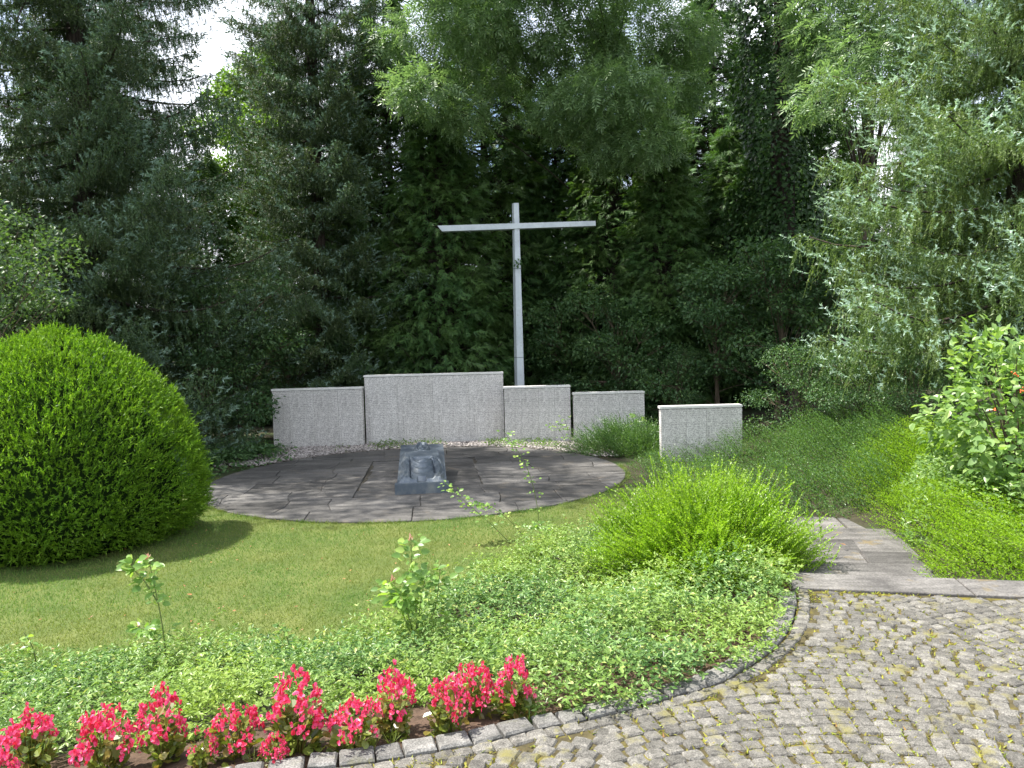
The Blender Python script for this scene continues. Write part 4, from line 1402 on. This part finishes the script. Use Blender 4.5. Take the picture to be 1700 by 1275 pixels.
# shaded mat before the separate wall
pts = [PZ(1028, 778, -.3), PZ(1046, 800, -.3), PZ(1030, 822, -.3), PZ(1150, 880, -.3), PZ(1250, 900, -.3), PZ(1332, 872, -.3), PZ(1392, 868, -.3), PZ(1470, 864, -.3), PY(1520, 800, 9.2), PY(1560, 760, 10.6), PY(1440, 745, 12.6), PY(1245, 745, 11.9), PY(1060, 765, 12.6)]
poly_d = np.array([p[:2] for p in pts])
wav2 = lambda x, y: .22 + .40 * smooth(2.3, 4.2, x) + .10 * np.sin(x * 3 + y * 2) + .10 * np.sin(x * 5.3 - y * 3.1)
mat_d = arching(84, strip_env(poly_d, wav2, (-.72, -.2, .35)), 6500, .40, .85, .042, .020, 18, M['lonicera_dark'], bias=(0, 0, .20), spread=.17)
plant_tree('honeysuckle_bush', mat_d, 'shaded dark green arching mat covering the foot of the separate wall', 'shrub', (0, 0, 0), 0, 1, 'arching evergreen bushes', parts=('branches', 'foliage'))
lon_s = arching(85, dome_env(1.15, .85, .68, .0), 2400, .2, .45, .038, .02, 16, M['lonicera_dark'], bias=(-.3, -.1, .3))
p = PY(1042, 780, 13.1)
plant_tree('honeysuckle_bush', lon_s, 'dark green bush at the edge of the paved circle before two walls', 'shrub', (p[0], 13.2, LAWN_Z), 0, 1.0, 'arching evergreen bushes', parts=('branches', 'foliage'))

# ------------------------------------------------------------------ periwinkle carpet
rgv = np.random.default_rng(91)
n = 80000
vx = rgv.uniform(-5.2, 1.75, n); vy = rgv.uniform(2.3, 7.0, n)
dk = dist_line(vx, vy, KERB)
front_gap = .02 + .50 * smooth(.25, -.35, vx)            # the begonia border keeps the edge free
inb = (np.hypot((vx - c_l[0]) / .62, (vy - c_l[1] - .1) / .62) > 1) & ~in_poly(vx, vy, FORE) & (dk > front_gap + .06 * np.sin(vx * 9)) & (vy < np.interp(vx, BED[:, 0], BED[:, 1]) + .10 * np.sin(vx * 7) + .05) & (np.abs(vx) < vy * .74 + .7)
vx, vy, dk = vx[inb], vy[inb], dk[inb]; n = len(vx)
de = np.interp(vx, BED[:, 0], BED[:, 1]) + .1 - vy
fg = .02 + .50 * smooth(.25, -.35, vx)
hh = (.10 + .05 * smooth(.1, .4, vx) + .12 * smooth(0, .25, dk - fg)) * (.35 + .65 * smooth(0, .35, de)) * (1 + .28 * np.sin(vx * 5 + 2 * np.sin(vy * 4)) + .25 * np.sin(vy * 9 + vx * 3) + .15 * np.sin(vx * 17 - vy * 13))
base = np.stack([vx, vy, terrain(vx, vy)], 1)
lift = rgv.uniform(.3, 1.15, n)
stem_d = unit(np.stack([rgv.normal(0, .4, n), rgv.normal(-.1, .4, n), np.ones(n)], 1))
tip = base + stem_d * (hh * lift)[:, None]
mb = MB()
a = rgv.uniform(0, 6.28, n)
for k in range(4):
    ak = a + k * math.pi / 2 + rgv.normal(0, .3, n)
    Dk = unit(np.stack([np.cos(ak), np.sin(ak), rgv.uniform(-.5, .9, n)], 1))
    L_ = rgv.uniform(.019, .040, n) * (1 if k < 2 else .8)
    mb.leaves(tip - stem_d * (k // 2) * .018, Dk, stem_d + rgv.normal(0, .2, (n, 3)), L_, L_ * .42, 'diamond' if k > 1 else 'leaf', .16)
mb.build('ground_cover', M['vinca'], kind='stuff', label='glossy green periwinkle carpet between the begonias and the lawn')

# ------------------------------------------------------------------ begonias
def begonia_proto(seed, h=.24, w=.15, nfl=26):
    rg = np.random.default_rng(seed)
    foli, stem = MB(), MB()
    k = 16
    tips = []
    for i in range(k):
        a = rg.uniform(0, 6.28); r = w * rg.uniform(.1, .9) ** .8
        t = np.array([r * math.cos(a), r * math.sin(a), h * rg.uniform(.5, .95) * (1 - .35 * (r / w) ** 2)])
        tips.append(t)
        stem.tube(np.array([[t[0] * .15, t[1] * .15, -.02], t * [.5, .5, .5], t]), [.004, .0035, .002], 5)
    n = 120
    P = np.array(tips)[rg.integers(0, k, n)] * np.stack([rg.uniform(.4, 1.05, n)] * 2 + [rg.uniform(.12, .95, n)], 1) + rg.normal(0, .012, (n, 3))
    o = unit(P * [1, 1, 0] + 1e-4)
    foli.leaves(P, unit(o * .9 + rg.normal(0, .5, (n, 3)) + [0, 0, .2]), unit(np.array([0, 0, 1.]) + o * .3 + rg.normal(0, .35, (n, 3))), rg.uniform(.035, .062, n), rg.uniform(.03, .052, n), 'round', .12)
    fl = []
    for i in range(nfl):
        s = rg.uniform(.25, 1.0); a = rg.uniform(0, 6.28); c = math.sqrt(1 - s * s)
        fl.append((w * 1.02 * c * math.cos(a), w * 1.02 * c * math.sin(a), h * (.30 + .72 * s) * rg.uniform(.85, 1.08)))
    return stem.mesh('stem', M['begonia_leaf']), foli.mesh('foliage', M['begonia_leaf']), fl


def blossom_mesh(seed):
    rg = np.random.default_rng(seed)
    mb = MB()
    for c in range(9):
        o = rg.normal(0, .015, 3)
        ax = unit(rg.normal(0, .75, 3) + [0, -1.1, .45])
        ref = unit(np.cross(ax, [.3, .8, .5])); ref2 = np.cross(ax, ref)
        for k in range(4):
            an = k * math.pi / 2 + rg.normal(0, .2)
            d = ref * math.cos(an) + ref2 * math.sin(an)
            big = 1.0 if k % 2 == 0 else .68
            mb.leaves((o + d * .001)[None], (d + ax * .35)[None], ax[None], [.0155 * big * rg.uniform(.8, 1.2)], [.0165 * big], 'round', .12)
    return mb.mesh('blossom', M['petal'])


blossoms = [blossom_mesh(200 + i) for i in range(6)]
protos = [begonia_proto(101, .25, .14, 30), begonia_proto(102, .23, .15, 30), begonia_proto(103, .26, .12, 26)]
BGp = 'red begonias in a row along the kerb'
blabels = ['begonia clump at the corner cut by the picture edge, leftmost of the row', 'begonia clump second from the picture corner, densely pink', 'taller begonia third from the corner with olive leaves showing',
           'stunted sparse begonia with few blossoms between two taller clumps', 'begonia just right of the stunted sparse one', 'widest begonia clump in the middle of the row', 'small low begonia hanging towards the kerb before the widest clump',
           'begonia with tufts of grass at its foot', 'begonia set back with one bloom raised above the rest', 'begonia on open bare soil near the kerb, third from the row end', 'tall begonia leaning back into the periwinkle', 'last begonia of the row where the periwinkle reaches the kerb']
bspots = [(52, 1288, 1.1, 1.05), (178, 1278, 1.05, 1.0), (268, 1256, 1.05, 1.05), (336, 1276, .62, .6), (394, 1252, .86, .9), (492, 1248, 1.15, 1.25), (456, 1270, .5, .5), (592, 1245, .88, .95), (660, 1214, .98, 1.0), (745, 1220, .92, .9), (787, 1184, .98, .85), (856, 1190, .98, .9)]
rb = random.Random(9)
for i, ((u, v, sh, sw), lab) in enumerate(zip(bspots, blabels)):
    p = PZ(u, v, -.03)
    st, fo, fl = protos[i % 3]
    root = thing('begonia', lab, 'flower', (p[0], p[1], tz(p[0], p[1]) - .005), rb.uniform(0, 6.28), BGp, (sw * .76, sw * .76, sh * 1.05))
    obj('stem', st, root); obj('foliage', fo, root)
    cnt = len(fl) if i != 3 else 9
    for q in fl[:cnt]:
        obj('blossom', blossoms[rb.randrange(6)], root, loc=q, rot=(rb.uniform(-.4, .4), rb.uniform(-.4, .4), math.atan2(q[1], q[0]) + math.pi / 2 + rb.uniform(-.6, .6)), scale=rb.uniform(.62, 1.05))

# grass tufts and small weeds in the bed and before the walls
rgw = np.random.default_rng(95)
mb = MB()
for (u, v) in [(330, 1268), (345, 1255), (420, 1262), (555, 1225), (560, 1238), (615, 1240), (650, 1232), (880, 1200), (905, 1188), (940, 1175), (960, 1168), (30, 1270)]:
    p = PZ(u, v, -.02); k = 16
    P = np.tile([p[0], p[1], tz(p[0], p[1])], (k, 1)) + rgw.normal(0, .008, (k, 3)) * [1, 1, 0]
    mb.leaves(P, unit(rgw.normal(0, .6, (k, 3)) * [1, 1, 0] + [0, 0, 1]), rnd_dirs(rgw, k), rgw.uniform(.05, .12, k), .005, 'tri')
mb.build('grass_tufts', M['grass'], kind='stuff', label='small tufts of grass sprouting in the bare soil by the kerb')
mb = MB()
n = 5200
wx = rgw.uniform(-3.6, 1.7, n); wy = rgw.uniform(13.4, 15.2, n)
ok = (np.hypot(wx - PC[0], wy - PC[1]) > PR + .05) & (np.sin(wx * 2.6 + 1.2) + .7 * np.sin(wx * 6.1 + wy * 2) + rgw.normal(0, .4, n) > .15) & (wy < 15.2 - 0)
wx, wy = wx[ok], wy[ok]; n = len(wx)
mb.leaves(np.stack([wx, wy, np.full(n, LAWN_Z + .03) + rgw.uniform(0, .08, n)], 1), unit(rgw.normal(0, 1, (n, 3)) * [1, 1, .4] + [0, 0, .4]), unit(rgw.normal(0, .5, (n, 3)) + [0, 0, 1]), rgw.uniform(.03, .07, n), rgw.uniform(.015, .03, n), 'diamond', .1)
mb.build('weeds', M['broad_light'], kind='stuff', label='patchy green weeds growing through the gravel before the walls')


# ------------------------------------------------------------------ roses and large-leaved plants with separate leaves
def leaf_mesh(l, w, mat, name='leaf'):
    mb = MB()
    k = 7
    t = np.linspace(0, 1, k)
    half = w / 2 * np.sin(np.pi * t ** .8) ** .8
    zc_ = -.12 * l * t ** 2
    V = np.concatenate([np.c_[half, l * t, zc_ + half * .22], np.c_[np.zeros(k), l * t, zc_], np.c_[-half, l * t, zc_ + half * .22]])
    j = np.arange(k - 1)
    mb.add(V, np.concatenate([np.stack([k + j, j, j + 1, k + j + 1], -1), np.stack([2 * k + j, k + j, k + j + 1, 2 * k + j + 1], -1)]), 0, True)
    return mb.mesh(name, mat)


def orient(D, N):
    D = Vector(D).normalized(); N = Vector(N)
    X = D.cross(N).normalized(); Z = X.cross(D)
    return Matrix((X, D, Z)).transposed().to_euler()


def rose(name, label, cat, stems, leaf_me, nleaf, group=None, bloom=True, spread=.06, seed=1, bsc=1.0):
    rr = random.Random(seed)
    o = np.asarray(stems[0][0])
    root = thing(name, label, cat, tuple(o), 0, group)
    for st in stems:
        mb = MB(); cv = catmull(np.asarray(st) - o, 8)
        mb.tube(cv, np.linspace(.0042, .002, len(cv)), 5)
        mb.build('stem', M['green_stem'], root)
    for k in range(nleaf):
        st = np.asarray(stems[k % len(stems)]) - o
        cv = catmull(st, 8)
        i = int((.15 + .85 * rr.random() ** .5) * (len(cv) - 1))
        a = rr.uniform(0, 6.28)
        d = np.array([math.cos(a), math.sin(a), rr.uniform(-.35, .5)])
        p = cv[i] + unit(d) * rr.uniform(.0, spread)
        obj('leaf', leaf_me, root, loc=p, rot=orient(d, (rr.gauss(0, .6), rr.gauss(-.7, .5), .7)), scale=rr.uniform(.6, 1.2))
    if bloom:
        for st in stems[:2]:
            mb = MB(); rg2 = np.random.default_rng(seed)
            for k in range(7):
                d = unit(rg2.normal(0, .7, 3) + [0, 0, .6])
                mb.leaves(np.zeros((1, 3)), d[None], rg2.normal(size=(1, 3)), [.028 * bsc], [.014 * bsc], 'leaf', .1)
            mb.build('withered_bloom', M['dry_petal'], root, loc=np.asarray(st[-1]) - o)
    return root


def P3(u, v, Y):
    return PY(u, v, Y)


rose_leaf = leaf_mesh(.058, .037, M['rose_leaf'])
small_leaf = leaf_mesh(.042, .026, M['rose_leaf'])
y1 = PZ(270, 1088, -.17)[1]
rose('rose_bush', 'single tall rose stem with withered blooms between lawn and begonias', 'rose', [
    [P3(276, 1092, y1), P3(268, 1030, y1), P3(258, 980, y1), P3(246, 925, y1)],
    [P3(272, 1085, y1), P3(250, 1050, y1 + .05), P3(228, 1040, y1 + .08)],
    [P3(262, 1000, y1), P3(240, 965, y1), P3(222, 945, y1), P3(224, 928, y1)]], rose_leaf, 120, 'roses in the periwinkle', seed=3, spread=.055)
y2 = PZ(692, 1065, -.17)[1]
rose('rose_bush', 'bushy yellow green rose standing at the lawn edge in the periwinkle', 'rose', [
    [P3(692, 1068, y2), P3(690, 1000, y2), P3(684, 940, y2), P3(682, 892, y2)],
    [P3(690, 1068, y2), P3(665, 1010, y2 + .05), P3(652, 960, y2)],
    [P3(694, 1068, y2), P3(722, 1010, y2 - .05), P3(732, 935, y2)],
    [P3(690, 1068, y2), P3(700, 990, y2 - .08), P3(712, 940, y2 - .06)],
    [P3(690, 1068, y2), P3(672, 1000, y2 - .06), P3(664, 985, y2 - .08)]], rose_leaf, 290, 'roses in the periwinkle', seed=4, spread=.10)
y3 = PZ(893, 890, -.27)[1]
rose('wild_rose', 'thin wild rose shoots arching up before the paved circle', 'rose', [
    [P3(897, 893, y3), P3(890, 830, y3), P3(872, 770, y3), P3(834, 712, y3)],
    [P3(850, 905, y3 - .2), P3(815, 870, y3 - .2), P3(775, 835, y3 - .2), P3(738, 800, y3 - .2)],
    [P3(880, 905, y3 - .1), P3(850, 868, y3 - .1), P3(815, 842, y3 - .1), P3(790, 838, y3 - .1)],
    [P3(935, 893, y3 - .3), P3(905, 878, y3 - .3), P3(878, 872, y3 - .3)]], small_leaf, 280, None, bloom=False, seed=5, spread=.08)
# small sprouts in the carpet and by the walls
for (u, v, top, Y, lab, nl) in [(60, 1100, 1050, None, 'thin upright sprout at the lawn edge near the picture corner', 14), (350, 1085, 1070, None, 'short trailing sprout reaching over the lawn edge', 10), (480, 1070, 1035, None, 'forked sprout rising from the carpet between the two roses', 14)]:
    p = PZ(u, v, -.18)
    rose('sprout', lab, 'plant', [[PY(u, v, p[1]), PY(u - 6, (v + top) / 2, p[1]), PY(u - 20, top, p[1])]], small_leaf, nl, 'sprouts in the periwinkle', bloom=False, seed=u, spread=.02)
p = PY(930, 740, 14.2)
rose('sapling', 'young sapling growing in the slot between two name walls', 'plant', [[PY(946, 748, 14.3), PY(944, 720, 14.2), PY(936, 690, 14.1)], [PY(946, 748, 14.3), PY(930, 715, 14.1), PY(915, 705, 14.0)]], rose_leaf, 70, None, bloom=False, seed=21, spread=.16)
rose('sapling', 'leafy sapling standing before the corner of the fourth wall', 'plant', [[PY(1072, 750, 13.9), PY(1066, 715, 13.8), PY(1060, 690, 13.7)]], leaf_mesh(.12, .06, M['rose_leaf']), 26, None, bloom=False, seed=22, spread=.12)

# large-leaved shrub with red berries
root = thing('berry_shrub', 'sunlit large leaved shrub with red berries under the weeping spruce', 'shrub', (0, 0, 0))
c = PY(1692, 708, 6.9)
root.location = (c[0], c[1], tz(c[0], c[1]))
rr = random.Random(33)
big_leaf = leaf_mesh(.092, .058, M['shrub'])
cz = c[2] - root.location[2]
wood = MB(); rest = MB(); rgb = np.random.default_rng(34)
cands = []
for k in range(3600):
    d = unit(rgb.normal(size=3)); r = rgb.uniform(.45, 1.0) ** .5
    bump = 1 + .16 * math.sin(d[0] * 6 + d[2] * 5) + .12 * math.sin(d[2] * 9 + d[1] * 4)
    p = np.array([0, 0, cz]) + d * r * bump * np.array([.74, .62, .92])
    if p[2] < .1:
        continue
    a = unit(d * .7 + rgb.normal(0, .5, 3) - [0, 0, .15])
    cands.append((p, a, unit(np.array([0, -.2, 1.]) + d * .45 + rgb.normal(0, .3, 3)), rgb.uniform(.65, 1.15)))
cands.sort(key=lambda t: t[0][1] + .3 * t[0][0])
for k, (p, a, nn, s_) in enumerate(cands):
    if k < 290:
        obj('leaf', big_leaf, root, loc=p, rot=orient(a, nn), scale=s_)
q = cands[290:]
rest.leaves(np.array([t[0] for t in q]), np.array([t[1] for t in q]), np.array([t[2] for t in q]), np.array([t[3] for t in q]) * .092, np.array([t[3] for t in q]) * .058, 'leaf', .14)
rest.build('foliage', M['shrub'], root, kind='stuff')
for k in range(26):
    d = unit(rgb.normal(size=3) * [1, 1, .6] + [0, 0, .8]) * rgb.uniform(.7, 1.0) * np.array([.68, .58, .8])
    e = np.array([0, 0, cz]) + d
    wood.tube(catmull([[rgb.normal(0, .08), rgb.normal(0, .08), -.05], e * [.4, .4, .55], e], 4), np.linspace(.012, .003, 9), 5)
wood.build('branches', M['twig'], root)
ball = [(-.42, -.42, .52), (-.38, -.46, .38), (-.12, -.52, -.05), (-.25, -.5, -.28), (-.5, -.3, .2)]
ico = np.array([[0, 0, 1], [.9, 0, .4], [.28, .85, .4], [-.72, .52, .4], [-.72, -.52, .4], [.28, -.85, .4], [.72, .52, -.4], [-.28, .85, -.4], [-.9, 0, -.4], [-.28, -.85, -.4], [.72, -.52, -.4], [0, 0, -1]])
icf = np.array([[0, 1, 2], [0, 2, 3], [0, 3, 4], [0, 4, 5], [0, 5, 1], [1, 6, 2], [2, 7, 3], [3, 8, 4], [4, 9, 5], [5, 10, 1], [6, 7, 2], [7, 8, 3], [8, 9, 4], [9, 10, 5], [10, 6, 1], [11, 7, 6], [11, 8, 7], [11, 9, 8], [11, 10, 9], [11, 6, 10]])
for (dx, dy, dz_) in ball:
    mb = MB()
    for k in range(6):
        mb.add(ico * .0075 + rgb.normal(0, .013, 3), icf, 0, True)
    mb.build('berry_cluster', M['berry'], root, loc=(dx, dy - .12, cz + dz_))

# mixed leafy growth below it on the bank
pts = [PY(1500, 880, 6.6), PY(1600, 900, 6.0), PY(1720, 900, 5.6), np.array([6.6, 5.5, 0]), np.array([7.2, 8.6, 0]), PY(1600, 760, 8.6), PY(1480, 780, 8.4)]
poly_m = np.array([p[:2] for p in pts])
rgm = np.random.default_rng(37)
T, O = strip_env(poly_m, lambda x, y: .52 + .14 * np.sin(x * 3 + y * 2) + .10 * np.sin(x * 6 - y * 3), (0, 0, 1))(rgm, 9000)
n = len(T)
mb = MB()
mb.leaves(T, unit(rgm.normal(0, 1, (n, 3)) * [1, 1, .5] + [0, -.2, .1]), unit(rgm.normal(0, .5, (n, 3)) + [0, -.1, 1]), rgm.uniform(.035, .07, n), rgm.uniform(.018, .034, n), 'leaf', .15)
mb.build('undergrowth', M['shrub'], kind='stuff', label='mixed sunlit leafy undergrowth on the bank right of the path')

# ferns at the far edge of the paved circle next to the yew
FG = 'ferns beside the first wall'
for k, (u, v, Y, s_, lab) in enumerate([(372, 772, 13.2, .62, 'fern closest to the yew dome at the rim of the paving'), (415, 762, 13.6, .7, 'larger fern spreading before the first wall corner'), (440, 745, 14.3, .5, 'small fern tucked against the first wall')]):
    rgf = np.random.default_rng(300 + k)
    mb = MB()
    for f in range(26):
        a = rgf.uniform(0, 6.28); L_ = s_ * rgf.uniform(.7, 1.1)
        o = np.array([math.cos(a), math.sin(a), 0])
        t = np.linspace(.12, 1, 13)
        cvp = o * (L_ * t)[:, None] + np.array([0, 0, 1.]) * (L_ * (1.0 * t - .85 * t ** 2))[:, None]
        tg = unit(np.gradient(cvp, axis=0)); S = unit(np.cross(tg, [0, 0, 1.]))
        for sg in (-1, 1):
            mb.leaves(cvp, tg * .4 + S * sg, np.cross(S, tg), .20 * L_ * np.sin(np.pi * (t * .85 + .12)) + .01, .045 * L_ / .6, 'diamond', .05)
    p = PY(u, v, Y)
    root = thing('fern', lab, 'fern', (p[0], Y, LAWN_Z), 0, FG)
    mb.build('fronds', M['fern'], root)

# climber leaf on the cross and a few fallen leaves
mb = MB(); rgc = np.random.default_rng(400)
n = 26
c = PY(858, 437, CY - .14)
P = np.zeros((n, 3)) + rgc.normal(0, .045, (n, 3)) * [1, .4, 1.2]
mb.leaves(P, unit(rgc.normal(0, 1, (n, 3))), unit(rgc.normal(0, .4, (n, 3)) + [0, -1, .3]), .06, .04, 'diamond', .1)
root = thing('climber_sprig', 'little leafy sprig clinging halfway up the cross post', 'plant', tuple(c))
mb.build('leaves', M['broad'], root)
LG = 'fallen leaves'
fl_me = leaf_mesh(.05, .035, M['dead_leaf'], 'fallen_leaf')
for (u, v, z, lab) in [(1270, 1016, .03, 'rusty fallen leaf lying on the kerb bend'), (1404, 905, -.10, 'brown leaf lying on the path slabs'), (318, 988, LAWN_Z + .03, 'dry leaf lying on the lawn beside the single rose stem'), (790, 1010, LAWN_Z + .03, 'dry leaf lying at the lawn edge beyond the bushy rose')]:
    p = PZ(u, v, z)
    obj('fallen_leaf', fl_me, None, lab, 'leaf', LG, None, tuple(p), (.2, .1, rb.uniform(0, 6)))

# crumbs of dry leaf on the lawn
rgl = np.random.default_rng(411)
n = 260
lx = rgl.uniform(-5, 1.4, n); ly = rgl.uniform(4.3, 8.4, n)
ok = (ly > np.interp(lx, BED[:, 0], BED[:, 1])) & (np.hypot(lx - PC[0], ly - PC[1]) > PR)
lx, ly = lx[ok], ly[ok]; n = len(lx)
mb = MB()
mb.leaves(np.stack([lx, ly, terrain(lx, ly) + .028], 1), unit(rgl.normal(0, 1, (n, 3)) * [1, 1, .3]), unit(rgl.normal(0, .4, (n, 3)) + [0, 0, 1]), rgl.uniform(.012, .035, n), rgl.uniform(.008, .02, n), 'diamond', .2)
mb.build('leaf_litter', M['dead_leaf'], kind='stuff', label='crumbs of dry leaves scattered over the lawn')

# low leafy growth beside the paving, between the yew and the first wall
rgq = np.random.default_rng(421)
n = 5200
qx = rgq.uniform(-7.2, -4.0, n); qy = rgq.uniform(10.8, 15.6, n)
ok = (np.hypot(qx - PC[0], qy - PC[1]) > PR + .03) & ~((qx > -5.0) & (qy > 13.6))
qx, qy = qx[ok], qy[ok]; n = len(qx)
hq = .30 * smooth(PR, PR + .4, np.hypot(qx - PC[0], qy - PC[1])) + .04
mb = MB()
mb.leaves(np.stack([qx, qy, LAWN_Z + hq * rgq.uniform(.2, 1.1, n)], 1), unit(rgq.normal(0, 1, (n, 3)) * [1, 1, .5]), unit(rgq.normal(0, .5, (n, 3)) + [0, -.2, 1]), rgq.uniform(.05, .10, n), rgq.uniform(.03, .055, n), 'leaf', .12)
mb.build('undergrowth', M['broad'], kind='stuff', label='low dark leafy growth between the yew dome and the first wall')
